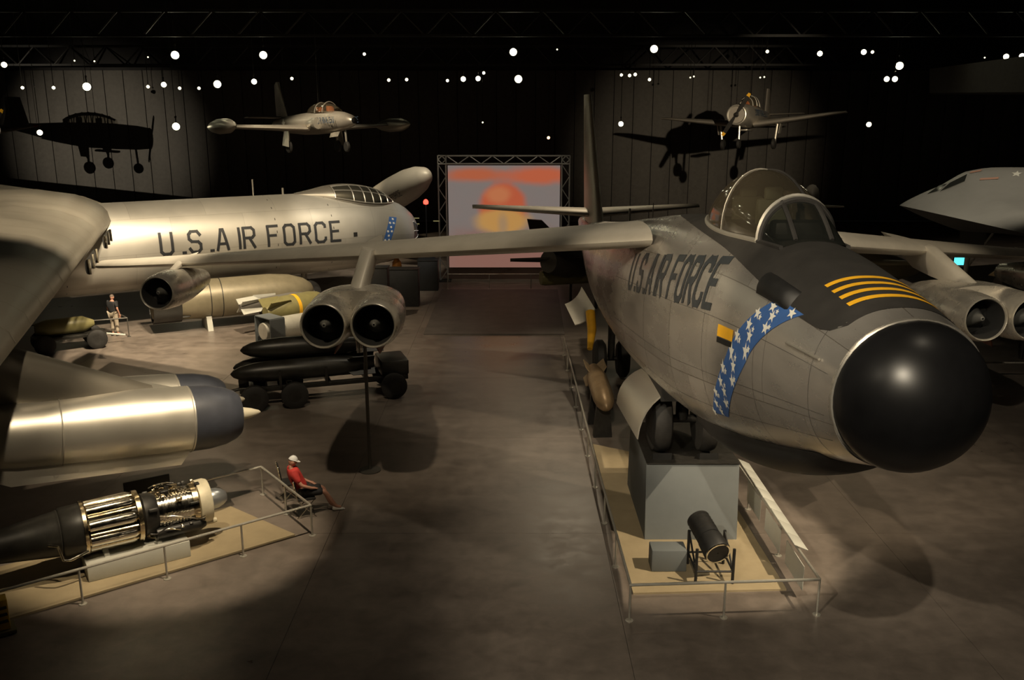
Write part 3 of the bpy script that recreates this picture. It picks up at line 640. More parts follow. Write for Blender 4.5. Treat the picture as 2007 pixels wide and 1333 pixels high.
tag(MB().prism([(-3.7, 36.3, 0), (2.2, 36.3, 0), (2.4, 46.2, 0), (-3.7, 46.2, 0)], (0, 0, .05)).obj('dark_aisle_slab', mat('slab_dark', (.115, .10, .09), .6, 0, .2, 1.5)), 'low dark slab on the aisle floor before the screen', 'platform')  # thin slab, darker than the floor around it
RB_ = barrier('barrier_rail', 'galvanised tube barrier around the nose gear pedestal', [(1.98, 33.0), (2.05, 20.5), (2.13, 14.49), (5.6, 14.69), (5.45, 21.5)], step=2.0)
for k in range(8):        # slanted reading boards mounted on the right-hand rail
    y = 20.3-k*.56; MB().bbox((5.62, y-.27, .76), (.30, .545, .02), .006, M=Matrix.Rotation(R(24), 3, 'Y')).obj('reading_board', LGREY, RB_, label='pale slanted reading board')
for k in range(3):
    y = 19.4-k*1.5; MB().box((5.5, y-.6, .42), (.012, 1.1, .5)).obj('side_panel', LGREY, RB_)
# ================================================================ cut-open jet engine on its plinth
e0, e1 = V((-9.75, 15.5, .95)), V((-6.28, 17.8, .95)); ea = (e1-e0).normalized(); eL = (e1-e0).length; es = ea.cross(V((0, 0, 1))).normalized()
EG = thing('jet_engine', 'cutaway turbojet engine with chrome combustion cans and silver nose cone', 'engine', ((e0.x+e1.x)/2, (e0.y+e1.y)/2, .36))
def el(prof, name, m, n=32, lab=None, caps=True): return MB().lathe([(a*eL, r*.9) for a, r in prof], e0, ea, n, caps).obj(name, m, EG, 40, lab)
el([(-.03, .30), (-.03, .34), (.10, .42), (.235, .50), (.245, .52), (.252, .50)], 'exhaust_cone', BOMBB, lab='black tapered exhaust cone')
el([(.252, .52), (.26, .55), (.33, .56), (.345, .57)], 'turbine_casing', BOMBB)
el([(.345, .57), (.345, .60), (.36, .60), (.36, .45)], 'turbine_flange', BRASS)
el([(.355, .36), (.60, .36)], 'inner_shaft_casing', DARKM)
for k in range(8):
    a = 2*math.pi*(k+.5)/8; u = es*math.cos(a)+V((0, 0, 1))*math.sin(a)
    MB().lathe([(0, .10), (.03, .125), (.82, .132), (.90, .10), (.95, .07)], e0+ea*(eL*.362)+u*.40, ea, 16).obj('combustion_can', CHROME, EG)
    u2 = es*math.cos(a+.39)+V((0, 0, 1))*math.sin(a+.39); MB().tube([e0+ea*(eL*.37)+u2*.45, e0+ea*(eL*.58)+u2*.47], .022, 6).obj('tie_tube', BRASS, EG)
el([(.585, .55), (.585, .585), (.605, .585), (.605, .45)], 'rear_flange', BRASS)
el([(.605, .40), (.62, .48), (.665, .46), (.685, .40)], 'mid_frame', DARKM)
rp_ = [(.685, .40)]
for k in range(9): q = .70+k*.0155; rp_ += [(q, .40), (q, .43), (q+.008, .43), (q+.008, .40)]
el(rp_+[(.85, .40), (.86, .30)], 'compressor_casing', CHROME, 36)
el([(.85, .38), (.85, .47), (.875, .48), (.88, .42)], 'compressor_ring', BRASS)
el([(.875, .44), (.88, .52), (.925, .53), (.94, .50), (.94, .28)], 'front_frame', CREAM, lab='cream painted front frame')
el([(.93, .24), (.955, .25), (.985, .235), (1.01, .19), (1.03, .12), (1.036, .02)], 'nose_cone', NOSEC, lab='silver rounded nose cone')
random.seed(5)
for k in range(46):
    f = random.uniform(.61, .89); a = random.uniform(.2, 5.9); u = es*math.cos(a)+V((0, 0, 1))*math.sin(a); u3 = ea.cross(u); M = Matrix((ea, u3, u)).transposed()
    s = (random.uniform(.05, .18), random.uniform(.04, .10), random.uniform(.05, .12)); MB().bbox(e0+ea*(eL*f)+u*.46, s, .015, M=M).obj('accessory', random.choice([DARKM, DARKM, BRASS, CHROME, BOMBB]), EG)
for k in range(14):
    f = random.uniform(.60, .72); g_ = f+random.uniform(.08, .2); a = random.uniform(0, 6.2); u = es*math.cos(a)+V((0, 0, 1))*math.sin(a); b_ = a+random.uniform(-.5, .5); v_ = es*math.cos(b_)+V((0, 0, 1))*math.sin(b_)
    MB().tube([e0+ea*(eL*f)+u*.5, e0+ea*(eL*(f+.03))+u*.54, e0+ea*(eL*(g_-.03))+v_*.54, e0+ea*(eL*g_)+v_*.5], .015, 6).obj('pipe', random.choice([BRASS, CHROME, DARKM]), EG)
bt = es-V((0, 0, .6)); bt.normalize()
MB().tube([e0+ea*(eL*.19)+es*.46+V((0, 0, .0)), e0+ea*(eL*.225)+es*.6, e0+ea*(eL*.24)+es*.62+V((0, 0, -.3)), e0+ea*(eL*.27)+es*.6+V((0, 0, -.34)), e0+ea*(eL*.35)+es*.56+V((0, 0, -.26))], .026, 8).obj('drain_pipe', CHROME, EG)
MB().lathe([(0, .09), (.02, .12), (.9, .12), (1.0, .08)], e0+ea*(eL*.66)+es*.30+V((0, 0, -.36)), ea, 16).obj('oil_tank', BOMBB, EG)
MB().lathe([(0, .06), (.35, .07), (.45, .05)], e0+ea*(eL*.85)+es*.25+V((0, 0, -.38)), ea, 12).obj('starter', CREAM, EG)
for f in (.42, .66):
    c = e0+ea*(eL*f); MB().prism([V((c.x, c.y, .394))+es*.4, V((c.x, c.y, .394))-es*.4, V((c.x, c.y, .56))-es*.2, V((c.x, c.y, .56))+es*.2], ea*.09).obj('cradle_foot', LGREY, EG)
pc = lerp(e0, e1, .52); tag(MB().bbox((-7.74, 16.74, .217), (1.95, 1.0, .35), .012, math.atan2(ea.y, ea.x)).obj('display_plinth', LGREY), 'low pale plinth under the jet engine', 'plinth')
sg = thing('display_board', 'black rectangular display board standing behind the jet engine', 'sign', (-8.35, 19.0, 0))
MB().bbox((-8.35, 19.0, .62), (1.0, .05, .5), .01, math.atan2(ea.y, ea.x)).obj('panel', BLACK, sg)
for s in (-.35, .35): p = V((-8.35, 19.0, 0))+ED*s; MB().tube([(p.x, p.y, 0), (p.x, p.y, .62)], .02, 8).obj('post', RAILD, sg)
# yellow floor stand at the bottom left
yp = G(3, 1240); ys_ = thing('floor_stand', 'yellow floor stand with dark base at the front left corner', 'stand', (yp.x, yp.y, 0), R(35))
MB().bbox((yp.x, yp.y, .38), (.30, .26, .58), .02, R(35)).obj('body', mat('stand_yellow', (.62, .40, .03), .5, 0, .1, 6.), ys_); MB().bbox((yp.x, yp.y, .05), (.46, .40, .08), .02, R(35)).obj('base', mat('stand_base', (.10, .09, .03), .6), ys_)
for k in range(3): MB().box((yp.x+.10, yp.y-.10, .28+k*.13), (.20, .13, .02), R(35)).obj('stripe', BLACK, ys_)
# ================================================================ nose gear pedestal and what stands before it
pd = thing('gear_pedestal', 'tall blue-grey pedestal carrying the nose wheels of the jet bomber', 'pedestal', (3.8, 18.8, 0))
MB().prism([(2.86, 17.62, .041), (2.86, 20.6, .041), (2.86, 20.4, 1.72), (2.86, 17.78, 1.72)], (1.98, 0, 0)).obj('block', GREY, pd)
MB().bbox((3.85, 19.05, 1.735), (1.98, 2.62, .03), .008).obj('wheel_plate', DARKM, pd)
for s in (-.5, .5): MB().prism([(GX+s-.2, GY-.62, 1.75), (GX+s-.2, GY-.3, 1.75), (GX+s-.2, GY-.62, 1.9)], (.4, 0, 0)).obj('wheel_chock', BLACK, pd)
lp = thing('cylindrical_apparatus', 'black cylindrical apparatus on a tubular stand inside the pedestal barrier', 'equipment', (3.92, 16.1, 0))
a0, a1 = V((3.78, 16.75, .95)), V((4.02, 15.85, .62)); ax = (a1-a0).normalized()
MB().lathe([(0, .20), (.02, .235), (.55, .24), (.56, .22), (.58, .22), (.6, .25), (.93, .27), (.97, .25), (.97, .2)], a0, ax, 28).obj('housing', BLACK, lp)
MB().lathe([(.93, .2), (.96, .12), (.97, .02)], a0, ax, 24).obj('lens', GLASSD, lp); MB().lathe([(.955, .255), (.985, .255), (.985, .225)], a0, ax, 28, False).obj('lens_ring', CHROME, lp)
for k in range(5): MB().lathe([(.06+k*.085, .245), (.09+k*.085, .245)], a0, ax, 28, False).obj('cooling_fin', DARKM, lp)
for x in (3.58, 4.3):
    for y in (15.75, 16.55): MB().tube([(x, y, .041), (x, y, .78)], .03, 6).obj('leg', BLACK, lp)
    MB().tube([(x, 15.75, .3), (x, 16.55, .3)], .022, 6).tube([(x, 15.75, .3), (x, 16.55, .76)], .022, 6).obj('side_brace', BLACK, lp)
for y in (15.75, 16.55): MB().tube([(3.58, y, .3), (4.3, y, .3)], .022, 6).obj('cross_bar', BLACK, lp)
tag(MB().bbox((3.14, 16.42, .272), (.7, .42, .46), .02).obj('equipment_case', GREY), 'plain grey case on the platform beside the black cylindrical apparatus', 'box')
# ================================================================ bombs
def bomb(name, label, tail, nose, r, m, fins=4, finw=.5, finl=.2, ring=False, taper=.55, band=None, finm=None, base_z=0., cradle=True, group=None, boxfin=False, n=28):
    tail, nose = V(tail), V(nose); a = (nose-tail).normalized(); L_ = (nose-tail).length; s = a.cross(V((0, 0, 1))).normalized(); u = s.cross(a)
    t = thing(name, label, 'bomb', ((tail.x+nose.x)/2, (tail.y+nose.y)/2, base_z), group=group)
    MB().lathe([(0, r*taper), (L_*.12, r*lerp(taper, 1, .45)), (L_*.28, r), (L_*.72, r), (L_*.84, r*.9), (L_*.93, r*.66), (L_*.98, r*.36), (L_, .02)], tail, a, n).obj('body', m, t)
    finm = finm or m
    for k in range(fins):
        q = math.pi/4+k*2*math.pi/fins; d_ = s*math.cos(q)+u*math.sin(q); nn = a.cross(d_)
        MB().prism([tail+d_*r*.3, tail+a*(L_*finl*1.35)+d_*r*.6, tail+a*(L_*finl)+d_*(r+finw*r*.8), tail+d_*(r+finw*r*.8)], nn*.03).obj('fin', finm, t)
    if ring: MB().lathe([(-.02, r*1.0), (-.02, r*1.05), (L_*finl*.8, r*1.05), (L_*finl*.8, r)], tail, a, 28, False).obj('tail_shroud', finm, t)
    if boxfin:
        for q in range(4):
            qq = q*math.pi/2; d_ = s*math.cos(qq)+u*math.sin(qq); e_ = a.cross(d_); w_ = r*1.15
            MB().prism([tail+d_*w_+e_*w_, tail+d_*w_-e_*w_, tail+d_*w_-e_*w_+a*(L_*finl), tail+d_*w_+e_*w_+a*(L_*finl)], d_*.03).obj('box_fin', finm, t)
    for b_ in (band or []): MB().lathe([(L_*b_[0], r*1.004), (L_*b_[0]+.001, r*1.01), (L_*b_[1], r*1.01), (L_*b_[1]+.001, r*1.004)], tail, a, n, False).obj('band', b_[2], t)
    if cradle:
        for f in (.3, .7):
            c = tail+a*(L_*f); MB().prism([V((c.x, c.y, base_z))+s*r*.9, V((c.x, c.y, base_z))-s*r*.9, V((c.x, c.y, c.z-r*.8))-s*r*.62, V((c.x, c.y, c.z-r*.98)), V((c.x, c.y, c.z-r*.8))+s*r*.62], a*.22).obj('cradle', DARKM if m is not DRAB else LGREY, t)
    return t, tail, a, s, u, L_
t, tl, a, s, u, L_ = bomb('giant_bomb', 'giant drab tan bomb with dark tail shroud lying beneath the bomber', V((-15.1, 36.6, 1.28)), V((-9.0, 39.9, 1.28)), .84, DRAB, 4, .02, .2, True, .8, [(.33, .335, BLACK), (.40, .405, BLACK)], BOMBB)
if True:
    sd_ = -s if (-s).y < 0 else s
    MB().grid(lambda p, q: tl+a*(L_*p)+(sd_*math.cos(q)+V((0, 0, 1))*math.sin(q))*.855, [.58, .65, .72], [-.25, -.05, .15]).obj('data_plate', LGREY, t, label='pale data plate')
bomb('finned_bomb', 'olive green bomb with yellow band on floor stand', W(520, 613, 36.0), W(640, 590, 38.2), .55, OLIVE, 4, .25, .3, False, .4, [(.42, .47, YEL)], OLIVE)
bomb('finned_bomb', 'white bomb with square box tail beside the olive bomb', W(515, 650, 33.8), W(625, 630, 35.6), .45, WSTEEL, 0, .2, .25, False, .7, None, GREY, boxfin=True)
bomb('finned_bomb', 'grey-brown finned bomb between the giant bomb and olive bomb', W(470, 602, 36.8), W(600, 577, 39.0), .22, mat('bomb_grey', (.2, .19, .17), .45, .3), 4, 1.0, .25, False, .5, None, LGREY)
bomb('finned_bomb', 'tan bomb with upright tail fins beyond the open gear door', W(1163, 722, 27.2), W(1190, 800, 24.6), .30, mat('bomb_tan', (.36, .25, .14), .42, .3, .2, 3.), 4, .55, .22, False, .55, None, TAN)
# bomb trailer with its load of black bombs
tA, tB = V((-8.5, 27.0, 0)), V((-3.7, 28.6, 0)); ta = (tB-tA).normalized(); ts = ta.cross(V((0, 0, 1)))
TR = thing('bomb_trailer', 'low black bomb trailer with rubber wheels carrying stacked black bombs', 'trailer', lerp(tA, tB, .5))
for o in (-.55, .55): MB().bbox(lerp(tA, tB, .5)+ts*o+V((0, 0, .62)), (5.3, .12, .16), .02, math.atan2(ta.y, ta.x)).obj('side_rail', BOMBB, TR)
for f in (.05, .28, .52, .76, .97): MB().bbox(lerp(tA, tB, f)+V((0, 0, .62)), (.14, 1.3, .14), .02, math.atan2(ta.y, ta.x)).obj('cross_member', BOMBB, TR)
for f in (.06, .30, .92):
    for o in (-.85, .85):
        c = lerp(tA, tB, f)+ts*o+V((0, 0, .42)); w_ = MB().lathe([(-.12, .2), (-.13, .34), (-.08, .42), (.08, .42), (.13, .34), (.12, .2)], c, ts, 24).obj('wheel', RUB, TR)
        MB().lathe([(-.13, .06), (-.125, .19), (.125, .19), (.13, .06)], c, ts, 16).obj('hub', DARKM, w_)
    MB().tube([lerp(tA, tB, f)+ts*-.85+V((0, 0, .42)), lerp(tA, tB, f)+ts*.85+V((0, 0, .42))], .06, 8).obj('axle', DARKM, TR)
MB().tube([tA+V((0, 0, .55)), tA-ta*1.1+V((0, 0, .35))], .05, 8).obj('drawbar', DARKM, TR)
MB().bbox(tB-ta*.3+V((0, 0, .95)), (.9, 1.25, .5), .05, math.atan2(ta.y, ta.x)).obj('winch_box', BOMBB, TR); 
for o in (-.5, .5):
    for f in (.22, .5, .74): c = lerp(tA, tB, f)+ts*o*1.56; MB().box(c+V((0, 0, .95)), (.08, .05, .6), math.atan2(ta.y, ta.x)).obj('stake', DARKM, TR)
for k, (o, z, sh, lab) in enumerate([(-.36, 1.13, 0, 'lower black bomb farther from the camera on the trailer'), (.36, 1.13, -.1, 'lower black bomb nearest the camera on the trailer'), (.02, 1.78, .25, 'topmost black bomb of the load on the trailer')]):
    bomb('black_bomb', lab, tA+ta*(4.2+sh)+ts*o+V((0, 0, z)), tA+ta*(sh-.25)+ts*o+V((0, 0, z)), .33, BOMBB, 4, .35, .16, False, .55, None, BOMBB, .7, False, 'black bombs stacked on the trailer')
c_t = W(505, 700, 29.0); bomb('black_bomb', 'short black bomb in a low stand behind the loaded trailer', W(620, 700, 31.4), W(470, 722, 30.0), .34, BOMBB, 4, .5, .2, False, .5, None, BOMBB)
# small bomb cart under the big wing and barriers around the giant bomb
ca, cb = V((-18.3, 33.3, 0)), V((-16.4, 34.6, 0)); cd = (cb-ca).normalized(); cs = cd.cross(V((0, 0, 1)))
CT = thing('bomb_cart', 'small dark bomb cart with one tyre showing under the bomber wing', 'cart', lerp(ca, cb, .5))
MB().bbox(lerp(ca, cb, .5)+V((0, 0, .55)), (2.6, .8, .14), .03, math.atan2(cd.y, cd.x)).obj('deck', BOMBB, CT)
for f in (.1, .9):
    for o in (-.5, .5): MB().lathe([(-.1, .18), (-.11, .3), (-.06, .38), (.06, .38), (.11, .3), (.1, .18)], lerp(ca, cb, f)+cs*o+V((0, 0, .38)), cs, 20).obj('wheel', RUB, CT)
MB().lathe([(0, .2), (.4, .32), (1.7, .32), (2.1, .12)], ca+V((0, 0, .95)), cd, 20).obj('load', OLIVE, CT); MB().tube([cb+V((0, 0, .5)), cb+cd*.9+V((0, 0, .3))], .04, 6).obj('drawbar', LGREY, CT)
barrier('barrier_rail', 'thin dark barrier in front of the giant tan bomb', [(-21, 33.8), (-15.9, 36.0), (-17.0, 37.3)], .8, RAILD, 2.4)
barrier('barrier_rail', 'low rail along the hall floor before the fireball screen', [(-3.4, 46.5), (3.2, 46.5)], .8, RAILM, 2.2)
barrier('barrier_rail', 'thin rail behind the right twin engine pod', [W(1900, 575, 31).xy, W(1905, 560, 29).xy, W(2040, 560, 29).xy], .95, RAILM, 2.0)
# ================================================================ small aircraft built in a body frame: +x nose, +y left, +z up
def body_loft(keys, n=24):
    """keys: x, half width, z top, z bottom"""
    return MB().loft([[V((x, w_*math.sin(a), (zt+zb)/2+(zt-zb)/2*math.cos(a))) for a in [2*math.pi*k/n for k in range(n)]] for x, w_, zt, zb in keys])
def surf_wing(rings): return MB().loft([foil(p, (-1, 0, 0), up, c, t) for p, c, t, up in rings])
def xform(mb, M):
    mb.v = [M@p for p in mb.v]; return mb
def plane_root(name, label, M):
    loc = M.translation; return thing(name, label, 'aircraft', loc)
def hang_frame(px, py, d, fwd, pitch=0., roll=0.):
    o = W(px, py, d); f = V(fwd).normalized(); rot = f.to_track_quat('X', 'Z').to_matrix().to_4x4()
    return Matrix.Translation(o)@rot@Matrix.Rotation(pitch, 4, 'Y')@Matrix.Rotation(roll, 4, 'X')
def side_text(M, T, txt, x0, z0, h, y, m):
    for s in (1, -1):
        for ch, mm in stroke_text(txt, lambda u, v: M@V((x0-s*u*h, -s*y, z0+v*h)) if s > 0 else M@V((x0-4.6*h*1.9+u*h, y, z0+v*h)), .17, .9, .5)[0]: mm.obj('letter', m, T)
def wheel(M, T, p, r, w_, m=RUB, ax=(0, 1, 0)): xform(MB().lathe([(-w_, r*.5), (-w_, r*.85), (-w_*.6, r), (w_*.6, r), (w_, r*.85), (w_, r*.5)], p, ax, 18), M).obj('wheel', m, T)
SK = mat('trainer_skin', (.52, .48, .42), .38, .6, .08, 1.5); BLT = mat('trainer_blue', (.06, .10, .16), .5)
# ---- jet trainer hanging over the big bomber
M = hang_frame(612, 240, 55, (.60, -.80, 0), R(-2))
T = plane_root('jet_trainer', 'silver jet trainer with tip tanks hanging from the ceiling', M)
xform(body_loft([(5.6, .05, -.05, -.12), (5.5, .2, .12, -.28), (5.1, .38, .3, -.42), (4.2, .55, .48, -.58), (2.6, .66, .62, -.70), (.8, .80, .62, -.74), (-1.2, .80, .58, -.72), (-3.2, .66, .5, -.6), (-4.8, .45, .38, -.42), (-5.6, .32, .3, -.3)]), M).obj('fuselage', SK, T)
xform(MB().lathe([(0, .12), (.12, .18), (.2, .05)], (5.5, 0, -.05), (1, 0, 0), 16), M).obj('nose_cap', BLACK, T)
for s in (1, -1):
    xform(surf_wing([(V((1.0, s*.6, -.42)), 3.0, .42, (0, 0, 1)), (V((.55, s*3, -.32)), 2.3, .3, (0, 0, 1)), (V((.1, s*5.6, -.22)), 1.5, .2, (0, 0, 1))]), M).obj('wing', SK, T)
    xform(MB().lathe([(0, .03), (.5, .26), (1.2, .42), (2.6, .44), (3.6, .32), (4.4, .12), (4.6, .03)], (2.2, s*5.65, -.2), (-1, 0, 0), 20), M).obj('tip_tank', SILVL, T)
    xform(surf_wing([(V((-4.1, s*.2, .42)), 1.6, .16, (0, 0, 1)), (V((-4.5, s*2.3, .45)), .9, .08, (0, 0, 1))]), M).obj('tailplane', SK, T)
    xform(MB().lathe([(0, .32), (.1, .36), (.8, .3), (1.8, .1)], (2.3, s*.68, -.12), (-1, 0, 0), 16), M).obj('air_intake', SILVL, T)
    xform(MB().tube([(.0, s*1.6, -.4), (.0, s*1.6, -1.45)], .07, 8), M).obj('main_leg', SILVL, T); wheel(M, T, V((0, s*1.62, -1.45)), .36, .1)
    xform(MB().prism([(.35, s*1.75, -.45), (-.3, s*1.75, -.45), (-.5, s*1.85, -1.35), (.45, s*1.85, -1.45)], (0, .03, 0)), M).obj('gear_door', SILVL, T)
xform(MB().loft([[V((-3.6-x*c-f*1.2, y*.16, .4+f*2.3)) for x, y in AF] for f, c in ((0, 1.9), (.5, 1.35), (.92, .8), (1, .45))]), M).obj('tail_fin', SK, T)
xform(MB().grid(lambda a, b: V((lerp(3.6, -.6, a), .48*math.sin(R(b))*math.sin(math.pi*min(1, a*.9+.12))**.5, .5+.62*math.cos(R(b))*math.sin(math.pi*min(1, a*.9+.05))**.6)), [k/14 for k in range(15)], [-90+k*15 for k in range(13)]), M).obj('canopy', GLASS, T)
for x in (2.6, 1.2): xform(MB().bbox((x, 0, .62), (.3, .4, .5), .05), M).obj('seat', mat('seat_orange', (.5, .16, .06), .6), T)
for x in (2.55, 1.5): xform(MB().tube([V((x, .5*math.sin(R(b)), .5+.62*math.cos(R(b)))) for b in range(-90, 91, 15)], .03, 5), M).obj('canopy_frame', SILVL, T)
xform(MB().tube([(4.4, 0, -.5), (4.5, 0, -1.5)], .06, 8), M).obj('nose_leg', SILVL, T); wheel(M, T, V((4.5, 0, -1.5)), .3, .09)
xform(MB().prism([(4.1, -.2, -.6), (3.0, -.2, -.62), (3.0, -.35, -.95), (4.1, -.35, -.9)], (0, .03, 0)), M).obj('nose_door', SILVL, T)
side_text(M, T, 'U.S.AIR FORCE', 4.4, -.12, .30, .70, BLT)
for s in (1, -1): xform(star_mb(lambda u, v: V((-2.6+u, -s*.78, .0+v)), 0, 0, .32), M).obj('star', WHT, T)
for x in (1, -4): q = M@V((x, 0, .6)); MB().tube([q, (q.x, q.y, 21)], .015, 5).obj('cable', DARKM, T)
# ---- propeller trainer (used twice)
def prop_trainer(M, label, tipm, glazed, prop=True):
    T = plane_root('propeller_trainer', label, M)
    xform(body_loft([(4.3, .55, .5, -.6), (4.2, .62, .58, -.66), (3.6, .70, .66, -.74), (2.2, .72, .72, -.80), (.6, .70, .70, -.82), (-1.2, .62, .62, -.68), (-3, .42, .48, -.36), (-4.8, .2, .36, -.02), (-5.4, .08, .3, .1)]), M).obj('fuselage', SK, T)
    xform(MB().lathe([(0, .63), (.06, .63), (.08, .58), (.02, .50), (-.2, .48)], (4.28, 0, -.05), (1, 0, 0), 28, False), M).obj('cowl_ring', SILVL, T)
    xform(MB().lathe([(0, .5), (.02, .22)], (4.15, 0, -.05), (1, 0, 0), 20), M).obj('engine_face', BLACK, T)
    xform(MB().lathe([(0, .2), (.25, .15), (.35, .03)], (4.15, 0, -.05), (1, 0, 0), 16), M).obj('propeller_hub', DARKM, T)
    for k in range(2):
        an = R(33)+k*math.pi; d_ = V((0, math.sin(an), math.cos(an))); n_ = V((1, 0, 0)).cross(d_)
        c = V((4.38, 0, -.05)); xform(MB().prism([c+d_*.15-n_*.06, c+d_*.7-n_*.14, c+d_*1.3-n_*.12, c+d_*1.3+n_*.12, c+d_*.7+n_*.14, c+d_*.15+n_*.06], (.04, 0, 0)), M).obj('propeller_blade', DARKM, T)
        xform(MB().prism([c+d_*1.3-n_*.12, c+d_*1.52-n_*.08, c+d_*1.52+n_*.08, c+d_*1.3+n_*.12], (.045, 0, 0)), M).obj('blade_tip', YEL, T)
    for s in (1, -1):
        xform(surf_wing([(V((1.9, s*.5, -.62)), 2.9, .45, (0, 0, 1)), (V((1.6, s*3.2, -.32)), 2.2, .32, (0, 0, 1)), (V((1.25, s*5.4, -.05)), 1.6, .2, (0, 0, 1))]), M).obj('wing', SK, T)
        xform(surf_wing([(V((1.25, s*5.4, -.05)), 1.6, .2, (0, 0, 1)), (V((1.1, s*6.1, .02)), 1.2, .12, (0, 0, 1))]), M).obj('wing_tip', tipm, T)
        xform(surf_wing([(V((-3.9, s*.1, .25)), 1.5, .14, (0, 0, 1)), (V((-4.2, s*2.5, .27)), .95, .08, (0, 0, 1))]), M).obj('tailplane', SK, T)
        xform(MB().tube([(1.0, s*1.9, -.5), (1.0, s*1.75, -1.75)], .08, 8).tube([(.6, s*1.9, -.5), (1.0, s*1.78, -1.4)], .05, 6), M).obj('main_leg', SILVL, T); wheel(M, T, V((1.0, s*1.7, -1.85)), .36, .12)
        xform(MB().prism([(1.2, s*2.1, -.5), (.5, s*2.1, -.5), (.6, s*2.0, -1.2), (1.15, s*2.0, -1.2)], (0, .03, 0)), M).obj('gear_door', SILVL, T)
    xform(MB().loft([[V((-3.5-x*c-f*.5, y*.16, .3+f*1.75)) for x, y in AF] for f, c in ((0, 1.9), (.4, 1.45), (.95, 1.15), (1, .9))]), M).obj('tail_fin', SK, T)
    cg = lambda a, b: V((lerp(2.3, -1.2, a), .5*math.sin(R(b))*math.sin(math.pi*min(1, a*.86+.14))**.45, .6+.72*math.cos(R(b))*math.sin(math.pi*min(1, a*.86+.10))**.6))
    xform(MB().grid(cg, [k/14 for k in range(15)], [-90+k*15 for k in range(13)]), M).obj('canopy', GLASS, T)
    for a in ((.15, .4, .62, .84) if not glazed else (.12, .25, .38, .5, .62, .74, .86)): xform(MB().tube([cg(a, b) for b in range(-90, 91, 15)], .035, 5), M).obj('canopy_frame', SILVL, T)
    for x in (1.2, -.1): xform(MB().bbox((x, 0, .7), (.3, .4, .6), .05), M).obj('seat', mat('seat_orange', (.5, .16, .06), .6), T)
    xform(MB().tube([(3.4, 0, -.6), (3.5, 0, -1.75)], .07, 8), M).obj('nose_leg', SILVL, T); wheel(M, T, V((3.5, 0, -1.85)), .3, .1)
    xform(MB().bbox((1.6, 0, -.95), (1.5, .5, .12), .04), M).obj('belly_scoop', SILVL, T)
    side_text(M, T, 'U.S.AIR FORCE', 1.9, -.02, .34, .73, BLT)
    for x in (1, -3): q = M@V((x, 0, .5)); MB().tube([q, (q.x, q.y, 21)], .015, 5).obj('cable', DARKM, T)
    return T
Mr = hang_frame(1475, 228, 60.5, (-.47, -.88, 0), R(-2), R(2)); prop_trainer(Mr, 'silver propeller trainer with yellow blade tips hanging by the back wall', SK, False)
Ml = hang_frame(-100, 247, 60, (.90, -.43, 0), R(2), R(0)); prop_trainer(Ml, 'propeller trainer with red wing tip hanging at the left edge', RED, True)
# ================================================================ grey flying wing at the right
FW = thing('flying_wing_bomber', 'smooth grey flying-wing bomber with dark cockpit windows at right', 'aircraft', W(1900, 470, 46)*1)
FWL = W(1900, 470, 46); FW.location.z = 0; ROOTM[FW] = Matrix.Translation(V((FWL.x, FWL.y, 0)))
np_ = W(1760, 402, 47); fa = V((-.82, .57, 0)).normalized(); fl_ = V((fa.y*-1, fa.x, 0)); fl_ = fl_ if fl_.y < 0 else -fl_     # fa nose direction, fl_ towards camera
BODY = [(0, 0, 0, 0), (.4, .2, .12, 0), (1.2, .5, .42, 0), (1.9, .75, .62, 0), (2.8, 1.35, .8, 0), (4.2, 1.9, .95, 0), (8, 2.1, 1.0, 0), (13, 1.75, .9, 0), (18, .8, .5, 0), (20.5, .05, .05, 0)]
def fw(x, y, top):
    """x aft of nose, y spanwise"""
    ay = abs(y); le = ay*.72; te = 20.5-ay*.55; c = max(.01, te-le); q = max(0, min(1, (x-le)/c))
    up_, dn, _ = interp([(a, b, c_, 0) for a, b, c_, d_ in BODY], 20.5*q)
    k = math.exp(-(ay/2.3)**2); k2 = math.exp(-(ay/6.5)**2); base = min(1, q*7)**.9*max(0, 1-q)**.6
    zt = up_*k*.62+base*(.75*k2+.3); zb = dn*k*.25+base*(.75*k2+.22)
    return np_-fa*x+fl_*y+V((0, 0, zt if top else -zb))
ny, nx = 40, 44; yv = [-9+21.5*k/ny for k in range(ny+1)]
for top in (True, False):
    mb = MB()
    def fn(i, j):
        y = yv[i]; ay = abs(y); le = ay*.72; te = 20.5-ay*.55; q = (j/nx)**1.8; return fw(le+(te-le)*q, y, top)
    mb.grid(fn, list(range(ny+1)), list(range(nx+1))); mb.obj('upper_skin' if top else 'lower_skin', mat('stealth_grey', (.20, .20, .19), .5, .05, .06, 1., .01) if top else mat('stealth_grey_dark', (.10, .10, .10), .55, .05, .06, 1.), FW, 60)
RMK = mat('faded_rescue_orange', (.33, .19, .14), .6)
def fwp(x, y): return fw(x, y, True)+V((0, 0, .02))
def fwin(pts, name, m, lab=None): MB().add([fwp(*p)+fl_*.02 for p in pts], [tuple(range(len(pts)))]).obj(name, m, FW, label=lab)
fwin([(2.1, .95), (3.2, 1.15), (3.2, .6), (2.45, .5)], 'cockpit_window', GLASSD, 'dark cockpit side window'); fwin([(1.45, .6), (2.0, .8), (2.3, .42), (1.9, .1)], 'cockpit_window', GLASSD); fwin([(1.45, -.6), (2.0, -.8), (2.3, -.42), (1.9, -.1)], 'cockpit_window', GLASSD)
fwin([(3.3, .6), (3.8, .62), (3.8, .4), (3.3, .38)], 'rescue_mark', RMK); fwin([(3.9, 1.5), (4.7, 1.56), (4.7, 1.4), (3.9, 1.34)], 'rescue_mark', RMK)
star_mb(lambda u, v: fwp(5.4-u, 1.1-v*1.2), 0, 0, .25).obj('emblem', LGREY, FW)
